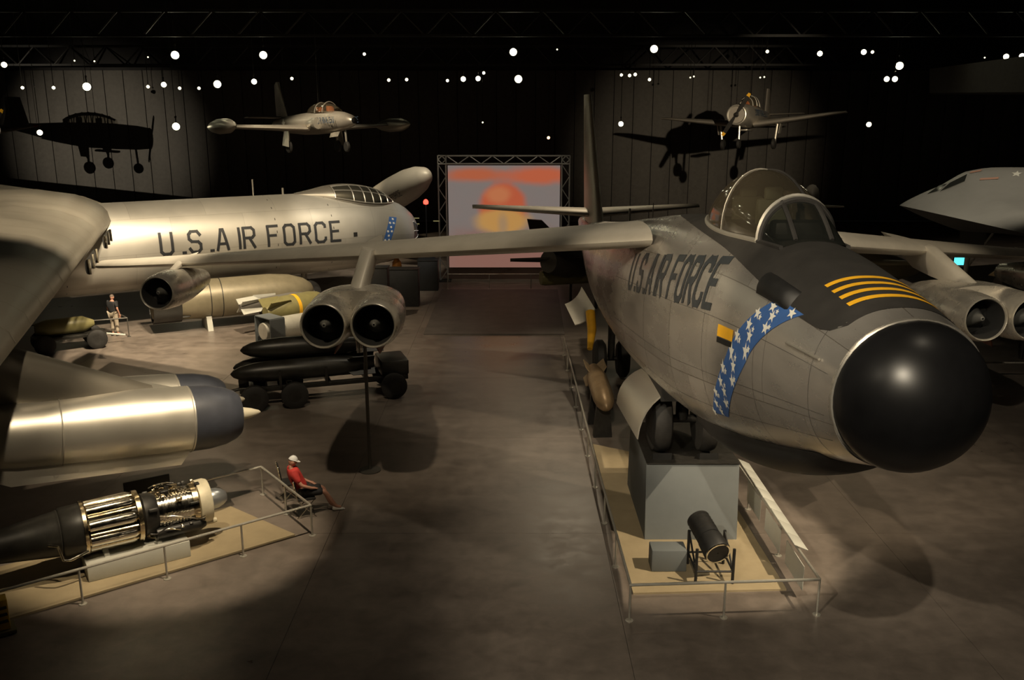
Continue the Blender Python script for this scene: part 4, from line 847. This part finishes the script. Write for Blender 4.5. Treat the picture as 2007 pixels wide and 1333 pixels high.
ngp = np_-fa*3.6; MB().tube([ngp+V((0, 0, -.3)), (ngp.x, ngp.y, .5)], .12, 10).tube([ngp-fa*1.4+V((0, 0, -.4)), (ngp.x, ngp.y, 1.3)], .06, 8).obj('nose_leg', WHT, FW)
for s in (-.25, .25): MB().lathe([(-.12, .2), (-.13, .34), (.13, .34), (.12, .2)], V((ngp.x, ngp.y, .36))+fl_*s, fl_, 20).obj('nose_wheel', RUB, FW)
MB().prism([ngp+fl_*.6+V((0, 0, -.3))-fa*.9, ngp+fl_*.6+V((0, 0, -.3))+fa*.5, ngp+fl_*.75+V((0, 0, -1.9))+fa*.3, ngp+fl_*.75+V((0, 0, -2.1))-fa*.7], fl_*.04).obj('gear_door', mat('stealth_grey_dark', (.1, .1, .1)), FW)
for s in (-5.5, 5.5):
    mg = np_-fa*11+fl_*s; MB().tube([mg+V((0, 0, -.5)), (mg.x, mg.y, .6)], .16, 10).obj('main_leg', WHT, FW)
    for q in (-.4, .4): MB().lathe([(-.16, .3), (-.18, .5), (.18, .5), (.16, .3)], V((mg.x, mg.y, .52))-fa*q, fl_, 20).obj('main_wheel', RUB, FW)
# ================================================================ fireball screen in a truss frame
SC = thing('projection_screen', 'tall screen in aluminium truss frame showing an orange fireball', 'screen', (-.45, 49, 0))
sx0, sx1, sY = -4.02, 3.15, 49.0; sz1 = W(985, 300, 50.0).z
q = W(985, 300, 50.6); sz1 = q.z
sm = bpy.data.materials.new('fireball_image'); sm.use_nodes = True; nt = sm.node_tree; N = nt.nodes; L = nt.links; b = N['Principled BSDF']
tc = N.new('ShaderNodeTexCoord'); sep = N.new('ShaderNodeSeparateXYZ'); L.new(tc.outputs['UV'], sep.inputs[0])
def mth(op, a, b_=None):
    m_ = N.new('ShaderNodeMath'); m_.operation = op
    for i, v in enumerate((a, b_)):
        if v is None: continue
        if isinstance(v, (int, float)): m_.inputs[i].default_value = v
        else: L.new(v, m_.inputs[i])
    return m_.outputs[0]
nz = N.new('ShaderNodeTexNoise'); nz.inputs['Scale'].default_value = 5; nz.inputs['Detail'].default_value = 5; L.new(tc.outputs['UV'], nz.inputs['Vector'])
nzf = mth('SUBTRACT', nz.outputs['Fac'], .5)
ux, uy = sep.outputs[0], sep.outputs[1]
def ell(cx, cy, rx, ry, soft, k):
    dx = mth('DIVIDE', mth('SUBTRACT', ux, cx), rx); dy = mth('DIVIDE', mth('SUBTRACT', uy, cy), ry)
    r_ = mth('SQRT', mth('ADD', mth('MULTIPLY', dx, dx), mth('MULTIPLY', dy, dy))); r_ = mth('ADD', r_, mth('MULTIPLY', nzf, k))
    mr = N.new('ShaderNodeMapRange'); mr.inputs['From Min'].default_value = 1+soft; mr.inputs['From Max'].default_value = 1-soft; mr.interpolation_type = 'SMOOTHSTEP'; L.new(r_, mr.inputs['Value']); return mr.outputs[0]
def layer(prev, col, fac, k=.72):
    fac = mth('MULTIPLY', fac, k)
    mx = N.new('ShaderNodeMix'); mx.data_type = 'RGBA'; L.new(fac, mx.inputs['Factor'])
    if isinstance(prev, tuple): mx.inputs['A'].default_value = prev
    else: L.new(prev, mx.inputs['A'])
    mx.inputs['B'].default_value = (*col, 1); return mx.outputs['Result']
c = layer((.20, .18, .165, 1), (.24, .17, .15), nz.outputs['Fac'])
c = layer(c, (.30, .085, .045), ell(.5, .10, .75, .24, .6, 1.2), .55); c = layer(c, (.48, .11, .04), ell(.25, .91, .28, .06, .6, .9), .9); c = layer(c, (.54, .11, .04), ell(.78, .90, .3, .08, .5, .9), .9)
c = layer(c, (.50, .10, .04), ell(.49, .60, .215, .23, .2, .4), .95); c = layer(c, (.52, .28, .08), ell(.48, .46, .24, .12, .3, .5), .95); c = layer(c, (.55, .22, .09), ell(.44, .72, .1, .07, .6, 1.2), .6); c = layer(c, (.24, .20, .16), ell(.49, .42, .04, .1, .8, .8), .5)
b.inputs['Base Color'].default_value = (.01, .01, .01, 1); b.inputs['Roughness'].default_value = .6
L.new(c, b.inputs['Emission Color']); b.inputs['Emission Strength'].default_value = .42
bx0, bx1, bz0, bz1 = sx0+.55, sx1-.55, .75, sz1-.55
mb = MB().box(((bx0+bx1)/2, sY, (bz0+bz1)/2), (bx1-bx0, .04, bz1-bz0)); mb.uv = [((p.x-bx0)/(bx1-bx0), (p.z-bz0)/(bz1-bz0)) for p in mb.v]; mb.obj('fireball_picture', sm, SC, label='glowing orange mushroom fireball picture')
TRM = mat('truss_aluminium', (.40, .40, .38), .45, .3)
def truss_run(p, q, w_, name):
    p, q = V(p), V(q); d = (q-p); L_ = d.length; d.normalize(); s = V((0, 1, 0)).cross(d).normalized()
    par = MB().tube([p+s*w_/2, q+s*w_/2], .045, 6).tube([p-s*w_/2, q-s*w_/2], .045, 6).obj(name, TRM, SC)
    n = max(2, round(L_/.62)); 
    for k in range(n):
        a, b_ = p+d*(L_*k/n), p+d*(L_*(k+1)/n); sg_ = 1 if k % 2 else -1
        MB().tube([a+s*(w_/2*sg_), b_-s*(w_/2*sg_)], .028, 5).obj('lattice_bar', TRM, par)
truss_run((sx0+.25, sY-.1, 0), (sx0+.25, sY-.1, sz1-.5), .42, 'side_truss'); truss_run((sx1-.25, sY-.1, 0), (sx1-.25, sY-.1, sz1-.5), .42, 'side_truss'); truss_run((sx0+.5, sY-.1, sz1-.25), (sx1-.5, sY-.1, sz1-.25), .42, 'top_truss')
for x in (sx0+.25, sx1-.25):
    for a, b_ in (((-.22, -.22), (.22, -.22)), ((.22, -.22), (.22, .22)), ((.22, .22), (-.22, .22)), ((-.22, .22), (-.22, -.22)), ((0, -.2), (.2, 0)), ((.2, 0), (0, .2)), ((0, .2), (-.2, 0)), ((-.2, 0), (0, -.2))):
        MB().tube([(x+a[0], sY-.1, sz1-.25+a[1]), (x+b_[0], sY-.1, sz1-.25+b_[1])], .035, 5).obj('corner_bar', TRM, SC)
    MB().bbox((x, sY-.1, .03), (.8, .8, .06), .01).obj('base_plate', DARKM, SC)
# ================================================================ other things in the background
k = thing('information_kiosk', 'dark kiosk with glowing red lamp on top beside the bomber nose', 'kiosk', W(836, 455, 47).xy.to_3d())
kp = W(836, 455, 47); 
MB().bbox((kp.x, kp.y, 1.3), (.9, .5, 2.6), .04).obj('cabinet', BLACK, k); zl = W(836, 395, 47).z
MB().tube([(kp.x, kp.y, 2.6), (kp.x, kp.y, zl-.1)], .03, 6).obj('lamp_post', DARKM, k); MB().lathe([(0, .04), (.03, .12), (.14, .14), (.24, .09), (.28, .01)], (kp.x, kp.y, zl-.12), (0, 0, 1), 16).obj('red_lamp', mat('red_lamp_glow', (.6, .02, .01), .4, emit=(1, .05, .03), estr=2.2), k)
for i in range(3): MB().box((kp.x+(-.5 if i != 1 else .55), kp.y-.27, zl-.8-i*.15), (.32, .02, .05)).obj('dial', mat('dial_dim', (.05, .05, .02), .5, emit=(.7, .6, .25), estr=.12), k)
for px, py0, py1, d, wd, lab in ((738, 522, 565, 40, 1.1, 'black display case behind the left engine pylon'), (790, 525, 565, 43, 1.55, 'wide black display case right of the engine pylon'), (840, 508, 552, 47, 1.05, 'tall black display case left of the screen')):
    p = W(px, py1, d); zt = W(px, py0, d).z; g = thing('display_case', lab, 'display case', (p.x, p.y, 0)); MB().bbox((p.x, p.y, max(zt, 1)/2), (wd, .7, max(zt, 1)), .03).obj('cabinet', BLACK, g); MB().bbox((p.x, p.y, max(zt, 1)+.02), (wd+.06, .76, .04), .01).obj('lid', DARKM, g)
op = W(778, 523, 46); tag(MB().lathe([(0, .2), (.25, .28), (.7, .22), (.95, .05)], (op.x, op.y, op.z-.45), (0, 0, 1), 16).tube([(op.x, op.y, 0), (op.x, op.y, op.z-.4)], .06, 8).obj('orange_marker', mat('marker_orange', (.6, .25, .04), .5)), 'small orange cover glimpsed under the jet wing', 'marker')
# swept fighter tail and body behind the left wing, dark
p = W(1060, 445, 43); df = thing('dark_fighter', 'dark swept-wing fighter half hidden beneath the jet bomber wing', 'aircraft', (p.x+1, p.y, 0))
MB().prism([W(1033, 430, 43), W(1062, 432, 43), W(1110, 480, 43), W(1040, 460, 43)], (0, .25, 0)).obj('tail_fin', mat('dark_camo', (.05, .045, .038), .5, .1, .3, 2.), df)
c0, c1 = W(1170, 515, 42), W(1050, 512, 39); MB().lathe([(0, .3), (.8, .62), (2.2, .72), (3, .6), (3.4, .5), (3.4, .38)], c0, c1-c0, 24).obj('fuselage', mat('dark_camo', (.05, .045, .038)), df)
MB().prism([W(1150, 505, 40), W(1000, 510, 39), W(1000, 513, 39), W(1150, 516, 42)], (0, 0, .08)).obj('wing', mat('dark_camo', (.05, .045, .038)), df)
c2 = W(1060, 545, 41); MB().lathe([(0, .32), (.2, .36), (2.4, .34), (2.6, .2)], c2, (1, .25, 0), 20).obj('drop_tank', OLIVE, df); MB().tube([c0+V((0, 0, -.4)), (c0.x, c0.y, 0)], .08, 8).tube([c2+V((1.4, .3, -.2)), (c2.x+1.4, c2.y+.3, 0)], .06, 8).obj('gear_leg', DARKM, df)
# domed aircraft beyond the canopy
p = W(1600, 405, 52); da = thing('rounded_aircraft', 'pale aircraft with domed top and pointed wing beyond the bubble canopy', 'aircraft', (p.x-1, p.y, 0))
cN = W(1590, 430, 52); MB().lathe([(-4, .2), (-2, .7), (0, .95), (1.5, .9), (2.4, .5), (2.7, .05)], cN, (-.3, -.95, .05), 24).obj('fuselage', SK, da)
MB().lathe([(0, .42), (.35, .42), (.65, .36), (.85, .18), (.9, .02)], W(1590, 392, 52), (0, 0, 1), 20).obj('dome', mat('dome_grey', (.25, .24, .22), .45), da)
MB().loft([foil(W(1560, 407, 52)+V((0, 0, 0)), (.1, 1, 0), (0, 0, 1), 1.6, .3), foil(W(1655, 406, 52.6), (.1, 1, 0), (0, 0, 1), .7, .08)]).obj('wing', mat('wing_cream', (.55, .45, .33), .5), da)
for s in (-.8, .8): MB().tube([cN+V((s, .4, -.5)), (cN.x+s, cN.y+.4, .3)], .08, 8).lathe([(-.1, .3), (.1, .3)], (cN.x+s, cN.y+.4, .3), (1, 0, 0), 16).obj('gear_leg', DARKM, da)
# light aircraft nose seen under the right wing
cP = W(1730, 515, 38); la = thing('cream_aircraft', 'cream painted aircraft nose seen below the right wing of the jet bomber', 'aircraft', (cP.x, cP.y, 0))
MB().lathe([(-6, .5), (-2, .85), (0, .8), (1.4, .55), (2.2, .2), (2.4, .02)], cP+V((-.6, .8, -.3)), (.9, -.35, 0), 24).obj('fuselage', mat('aircraft_cream', (.5, .44, .30), .5, .1), la)
MB().loft([foil(cP+V((-1.5, .8, -.2)), (-.3, 1, 0), (0, 0, 1), 2, .3), foil(cP+V((.9, -1.2, .1)), (-.3, 1, 0), (0, 0, 1), 1.2, .15)]).obj('wing', mat('aircraft_cream', (.5, .44, .30)), la); MB().tube([cP+V((-.5, .6, -.8)), (cP.x-.5, cP.y+.6, 0)], .1, 8).obj('gear_leg', DARKM, la)
cM = W(1990, 555, 33); ms = thing('grey_missile', 'grey finned missile on a stand at the right edge', 'missile', (cM.x+1, cM.y, 0))
MB().lathe([(0, .28), (.1, .34), (3.5, .36), (4.4, .3), (5.2, .05)], W(1955, 557, 33.5), (1, .1, 0), 24).obj('body', mat('missile_dark', (.16, .15, .13), .35, .5), ms)
MB().prism([W(1938, 540, 33.5), W(1960, 525, 33.5), W(1990, 535, 33.5), W(1975, 545, 33.5)], (0, .06, 0)).obj('fin', TAN, ms); MB().tube([cM+V((.6, 0, -.2)), (cM.x+.6, cM.y, 0)], .08, 8).tube([cM+V((2.4, .2, -.2)), (cM.x+2.4, cM.y+.2, 0)], .08, 8).obj('stand', DARKM, ms)
cS = W(1879, 512, 36); mo = thing('monitor', 'small glowing cyan monitor on a post at right', 'monitor', (cS.x, cS.y, 0), 0)
MB().bbox(cS, (.46, .05, .36), .01).obj('casing', BLACK, mo); MB().box(cS+V((0, -.03, 0)), (.40, .01, .30)).obj('screen', mat('screen_cyan', (.02, .05, .06), .3, emit=(.10, .75, .85), estr=.9), mo); MB().tube([(cS.x, cS.y+.05, 0), (cS.x, cS.y+.05, cS.z)], .04, 8).obj('post', DARKM, mo); MB().lathe([(0, .3), (.03, .3), (.05, .05)], (cS.x, cS.y+.05, 0), (0, 0, 1), 16).obj('base', DARKM, mo)
# ================================================================ ceiling spotlights in view
LAMPS = [(343,108,3),(516,108,3),(8,127,2),(170,170,3),(345,248,3),(78,260,2),(44,172,1),(105,172,1),(290,170,1),(321,166,2),(352,173,1),(390,173,1),(426,165,3),(498,160,2),(572,154,1),(762,157,1),(797,156,1),(877,158,1),(908,155,2),(937,154,2),(948,143,1),(1016,155,3),(1006,102,3),(714,106,1),(739,70,0),(1092,97,0),(1282,96,3),(1218,147,1),(1234,148,1),(1245,146,1),(1273,156,1),(1217,243,2),(1353,152,0),(1360,150,0),(1490,152,0),(1498,151,0),(1504,101,1),(1607,105,2),(1693,102,2),(1710,102,1),(1763,129,3),(1738,155,2),(1754,155,2),(1703,244,2),(1930,113,0),(1972,111,2),(2003,110,2),(946,240,0),(185,120,0),(146,119,0),(290,112,0)]
def glow(n, s, col=(1, .93, .62)): return mat('lamp_glow_'+n, (.8, .75, .6), .4, emit=col, estr=s)
SZ = [.055, .10, .16, .22]; LG = [glow('a', 1.2), glow('b', 4), glow('c', 9), glow('d', 16)]
HM, LM, YM = [], [], []
for i, r in enumerate(SZ):
    HM.append(MB().lathe([(-r*2.4, r*.5), (-r*2.3, r*.85), (-r*.4, r*1.15), (.02, r*1.25), (.02, r*1.1), (-r*.2, r*.95)], (0, 0, 0), (1, 0, 0), 14).mesh('housing', BLACK))
    LM.append(MB().lathe([(-r*.15, r*1.0), (-r*.05, r*.8), (0, .01)], (0, 0, 0), (1, 0, 0), 14).mesh('lens', LG[i])); YM.append(MB().tube([(-r, 0, 0), (-r, 0, r*2.4)], r*.16, 6).bbox((-r, 0, r*2.6), (r*1.6, r*.5, r*.5), .01).mesh('yoke', DARKM))
SZN = ['pin-point bright spotlight under the dark ceiling', 'small bright spotlight under the dark ceiling', 'medium bright spotlight under the dark ceiling', 'large glaring spotlight under the dark ceiling']
random.seed(3)
ORD = ['', 'second ', 'third ', 'fourth ', 'fifth ', 'sixth ', 'seventh ', 'eighth ', 'ninth ', 'tenth ', 'eleventh ', 'twelfth ', 'thirteenth ', 'fourteenth ', 'fifteenth ']
def row(py): return 'upper' if py < 135 else ('middle' if py < 200 else 'lower')
def lamp_label(px, py, k):
    same = sorted(l[0] for l in LAMPS if l[2] == k and row(l[1]) == row(py)); i = same.index(px); n = ['pin-point', 'small', 'medium', 'large'][k]
    if len(same) == 1: return 'only %s bright spotlight in the %s row of ceiling lamps' % (n, row(py))
    if i == len(same)-1 and i > 0: return '%s bright spotlight farthest right in the %s row of ceiling lamps' % (n, row(py))
    return '%s%s bright spotlight from the left in the %s row of ceiling lamps' % (ORD[i] or 'first ', n, row(py))
for px, py, k in LAMPS:
    d = {0: 62, 1: 60, 2: 58, 3: 55}[k]+random.uniform(-3, 3); p = W(px, py, d)
    t = thing('ceiling_spotlight', lamp_label(px, py, k), 'spotlight', p, 0, '%s ceiling spotlights' % ['pin-point', 'small', 'medium', 'large'][k])
    dr = V((-p.x*random.uniform(.55, .95), -p.y, -random.uniform(2, 7))).normalized(); M = frame(p, dr)
    place('housing', HM[k], t, M); place('lens', LM[k], t, M); place('yoke', YM[k], t, M)
    MB().tube([p-dr*SZ[k]+V((0, 0, SZ[k]*2.6)), (p.x-dr.x*SZ[k], p.y-dr.y*SZ[k], 20.5 if p.y < 60 else 18)], .02, 5).obj('drop_rod', DARKM, t)
p = W(1075, 270, 62); t = thing('ceiling_spotlight', 'dim orange lamp high above the screen', 'spotlight', p); M = frame(p, V((0, -1, -.2)))
place('housing', HM[1], t, M); MB().lathe([(0, .11), (.03, .01)], p, V((0, -1, -.2)), 14).obj('lens', mat('lamp_amber', (.5, .2, .1), .4, emit=(1, .45, .2), estr=3), t); MB().tube([p, (p.x, p.y, 19)], .02, 5).obj('drop_rod', DARKM, t)
# ================================================================ people
SKIN = mat('skin', (.46, .24, .17), .55); HAIR = mat('hair_grey', (.12, .09, .07), .7)
def skin_mesh(name, verts, edges, radii, m, parent, root=0, sub=2):
    me = bpy.data.meshes.new(name); me.from_pydata([tuple(v) for v in verts], edges, []); o = bpy.data.objects.new(name, me); COL.objects.link(o)
    me.materials.append(m); sk = o.modifiers.new('skin', 'SKIN'); 
    if not me.skin_vertices: bpy.context.view_layer.update()
    for i, r in enumerate(radii):
        sv = me.skin_vertices[0].data[i]; sv.radius = (r, r) if not isinstance(r, tuple) else r; sv.use_root = (i == root); sv.use_loose = False
    sk.use_smooth_shade = True; ss = o.modifiers.new('sub', 'SUBSURF'); ss.levels = sub; ss.render_levels = sub
    attach(o, parent) if parent else None
    return o
def person(label, pelvis, chest, neck, head, fwd, arms, legs, shirt, lower, shoe, cap=None, shorts=True, long_sleeve=False, bag=None):
    pelvis, chest, neck, head, fwd = map(V, (pelvis, chest, neck, head, fwd)); fwd.normalize(); lat = V((0, 0, 1)).cross(fwd).normalized()   # lat = person's left
    z0 = min(l[-1][2] for l in legs); P = thing('person', label, 'person', (pelvis.x, pelvis.y, max(0, z0-.09)))
    v = [pelvis, lerp(pelvis, chest, .5), chest, neck, neck+(head-neck)*.45]; e = [(0, 1), (1, 2), (2, 3), (3, 4)]; r = [.135, .13, .145, .056, .055]
    sleeves = []; pants = []
    for s, a in zip((1, -1), arms):
        i = len(v); sh = lerp(chest, neck, .55)+lat*(.185*s); el, wr, hd = map(V, a); v += [sh, el, wr, lerp(wr, hd, .55)]; r += [.05, .043, .032, .036]; e += [(2, i), (i, i+1), (i+1, i+2), (i+2, i+3)]
        sleeves.append((sh, el, wr)); fd = (hd-wr).normalized(); sd_ = fd.cross(V((0, 0, 1)))
        sd_ = sd_.normalized() if sd_.length > .1 else lat
        pal = lerp(wr, hd, .55)
        for q, ln in ((-.03, .075), (-.01, .09), (.01, .085), (.03, .065)):
            j = len(v); b0 = pal+sd_*q+fd*.02; v += [b0, b0+fd*ln*.55+V((0, 0, -.008)), b0+fd*ln+V((0, 0, -.03))]; r += [.011, .010, .008]; e += [(i+3, j), (j, j+1), (j+1, j+2)]
        j = len(v); b0 = pal-sd_*(.045*s)-fd*.02; v += [b0, b0+fd*.05+V((0, 0, -.015))]; r += [.012, .010]; e += [(i+3, j), (j, j+1)]
    for s, l in zip((1, -1), legs):
        i = len(v); hp = pelvis+lat*(.095*s); kn, an = map(V, l[:2]); toe = an+V(l[2:][0] if len(l) > 3 else fwd)*.0+fwd*.13+V((0, 0, -.03)); v += [hp, kn, an, toe]; r += [.098, .062, .045, .036]; e += [(0, i), (i, i+1), (i+1, i+2), (i+2, i+3)]; pants.append((hp, kn, an, toe))
    skin_mesh('body', v, e, r, SKIN, P, 0)
    # head: skull, jaw, nose, ears
    hb = MB(); up = (head-neck).normalized(); f2 = (fwd-up*fwd.dot(up)).normalized(); l2 = up.cross(f2)
    def hp_(a, b):
        x, y, z = math.cos(b)*math.cos(a), math.cos(b)*math.sin(a), math.sin(b); k = 1-.22*max(0, -z)*(.4+.6*max(0, -x+.3)); 
        nose = .022*math.exp(-((a)/.22)**2-((b+.12)/.22)**2); brow = -.010*(math.exp(-((abs(a)-.36)/.16)**2-((b-.04)/.10)**2))
        lip = .006*math.exp(-(a/.3)**2-((b+.62)/.09)**2)
        return head+f2*(x*(.098+nose+brow+lip)*k)+l2*(y*.078*k)+up*(z*.118)
    hb.loft([[hp_(-math.pi+2*math.pi*i/28, -math.pi/2+math.pi*(j+.02)/16.05) for i in range(28)] for j in range(17)])
    ho = hb.obj('head', SKIN, P, 80)
    for s in (1, -1):
        MB().lathe([(0, .03), (.012, .028), (.018, .01)], head+l2*(.072*s)-f2*.008-up*.01, l2*s, 10, True, 1.3).obj('ear', SKIN, ho); MB().lathe([(0, .012), (.006, .009), (.009, .002)], head+f2*.082+l2*(.034*s)+up*.008, f2, 8).obj('eye', mat('eye_white', (.5, .48, .45), .3), ho)
    MB().lathe([(0, .0235), (.003, .022)], head+f2*.087-up*.068, f2, 10, True, .3).obj('mouth', mat('lips', (.35, .12, .1), .5), ho)
    hair = MB().loft([[head+(hp_(-math.pi+2*math.pi*i/28, b)-head)*1.06-f2*.008 for i in range(28)] for b in [R(10+k*9) for k in range(10)]]).obj('hair', HAIR, P, 80)
    if cap:
        cp_ = MB().loft([[head+(hp_(-math.pi+2*math.pi*i/28, b)-head)*1.14+up*.006 for i in range(28)] for b in [R(14+k*8.4) for k in range(10)]]).obj('cap', cap, P, 80)
        MB().grid(lambda a, b: head+up*(.045-.012*b)+f2*(.085*math.cos(a)+b*.085*math.cos(a*.8))+l2*(math.sin(a)*.088), [-1.15+k*.23 for k in range(11)], [0, .5, 1]).obj('cap_peak', cap, cp_)
    # clothing follows the same joints
    sv = [pelvis+V((0, 0, .02)), lerp(pelvis, chest, .5), chest, lerp(chest, neck, .5), lerp(chest, neck, .92)]; se = [(0, 1), (1, 2), (2, 3), (3, 4)]; sr = [.165, .162, .19, .165, .085]
    for sh, el, wr in sleeves:
        i = len(sv); end = wr if long_sleeve else lerp(sh, el, .8); sv += [sh, lerp(sh, el, .5) if not long_sleeve else el, end]; sr += [.112, .078, .06 if not long_sleeve else .045]; se += [(2, i), (i, i+1), (i+1, i+2)]
    skin_mesh('shirt', sv, se, sr, shirt, P, 0)
    pv = [pelvis+V((0, 0, .03))]; pe = []; pr = [.15]
    for hp, kn, an, toe in pants:
        i = len(pv); end = kn if shorts else lerp(kn, an, .93); pv += [hp, lerp(hp, end, .5) if shorts else kn, lerp(hp, end, .96)]; pr += [.118, .102 if shorts else .085, .092 if shorts else .072]; pe += [(0, i), (i, i+1), (i+1, i+2)]
    skin_mesh('shorts' if shorts else 'trousers', pv, pe, pr, lower, P, 0)
    for hp, kn, an, toe in pants:
        hl = an+V((0, 0, -.055)); MB().loft([[hl+fwd*x+lat*(w_*math.cos(a))+V((0, 0, h*(math.sin(a)+.55)-.03)) for a in [2*math.pi*k/14 for k in range(14)]] for x, w_, h in ((-.085, .02, .02), (-.075, .038, .05), (-.03, .042, .062), (.05, .046, .045), (.13, .05, .034), (.18, .042, .028), (.205, .015, .014))]).obj('shoe', shoe, P, 60)
    return P
REDS = mat('shirt_red', (.42, .03, .025), .75, 0, .12, 14.); DSH = mat('shorts_black', (.018, .018, .02), .8); WSH = mat('shoe_white', (.55, .54, .52), .6); WCAP = mat('cap_white', (.62, .63, .63), .7)
# black folding chairs along the short side of the engine barrier
def chair(name, label, o, f, group=None):
    o = V((o[0], o[1], 0)); f = V(f).normalized(); l = V((0, 0, 1)).cross(f).normalized(); t = thing(name, label, 'chair', o, 0, group); rz = math.atan2(f.y, f.x)
    MB().bbox(o+V((0, 0, .44)), (.42, .44, .05), .02, rz).obj('seat', BLACK, t)
    MB().bbox(o-f*.23+V((0, 0, .74)), (.035, .42, .30), .015, M=Matrix.Rotation(rz, 3, 'Z')@Matrix.Rotation(R(-8), 3, 'Y')).obj('backrest', BLACK, t)
    for s in (1, -1):
        MB().tube([o-f*.27+l*(.21*s)+V((0, 0, .9)), o-f*.2+l*(.21*s)+V((0, 0, .44)), o+f*.2+l*(.21*s)+V((0, 0, .0))], .013, 6).obj('leg', CHROME, t); MB().tube([o+f*.18+l*(.2*s)+V((0, 0, .42)), o-f*.22+l*(.2*s)+V((0, 0, 0))], .013, 6).obj('leg', CHROME, t)
        MB().lathe([(0, .022), (.02, .026), (.04, .01)], o-f*.27+l*(.21*s)+V((0, 0, .89)), (0, 0, 1), 10).obj('end_cap', CHROME, t)
CF = V((.93, .36, 0)); hipP = V((-4.76, 18.97, .58))
chair('folding_chair', 'black folding chair under the seated person in red', (hipP.x+.02, hipP.y), CF); chair('folding_chair', 'empty black folding chair beside the seated person', (-5.30, 19.82), CF)
lt = V((0, 0, 1)).cross(CF).normalized(); h = hipP; ch_ = h+V((0, 0, .42))-CF*.21; nk = ch_+V((0, 0, .205))-CF*.05; hd = nk+V((0, 0, .125))+CF*.05
def rel(a, b, c): return h+CF*a+lt*b+V((0, 0, c))
person('person in red shirt, white cap and dark shorts seated by the engine barrier', h, ch_, nk, hd, CF+V((0, 0, -.1)),
       [(rel(-.08, .27, .24), rel(.16, .2, .12), rel(.29, .12, .08)), (rel(-.08, -.27, .24), rel(.16, -.2, .12), rel(.29, -.12, .08))],
       [(rel(.44, .12, -.02), rel(.62, .08, -.47), (0, 0, .09)), (rel(.44, -.12, -.02), rel(.70, -.06, -.47), (0, 0, .09))], REDS, DSH, WSH, WCAP)
def stander(label, x, y, fwd, shirt, lower, H=1.74):
    f = V(fwd).normalized(); l = V((0, 0, 1)).cross(f).normalized(); o = V((x, y, 0)); k = H/1.74; q = lambda a, b, c: o+f*(a*k)+l*(b*k)+V((0, 0, c*k))
    return person(label, q(0, 0, .93), q(0, 0, 1.30), q(.01, 0, 1.50), q(.03, 0, 1.625), f, [(q(-.02, .25, 1.16), q(.08, .24, .93), q(.11, .22, .80)), (q(-.02, -.25, 1.16), q(.08, -.24, .93), q(.11, -.22, .80))],
       [(q(.02, .1, .50), q(-.01, .11, .09), (0, 0, .09)), (q(.03, -.1, .50), q(.02, -.11, .09), (0, 0, .09))], shirt, lower, BLACK, None, False)
stander('person in black top and pale trousers standing at the thin dark barrier', -16.55, 36.2, (.3, .9, 0), DSH, mat('trousers_pale', (.36, .31, .24), .8))
pb = W(1745, 470, 44); stander('distant person in grey-blue shirt standing near the flying wing nose', pb.x, pb.y, (.9, -.2, 0), mat('shirt_greyblue', (.30, .32, .36), .8), mat('trousers_grey', (.14, .14, .14), .8), 1.75)
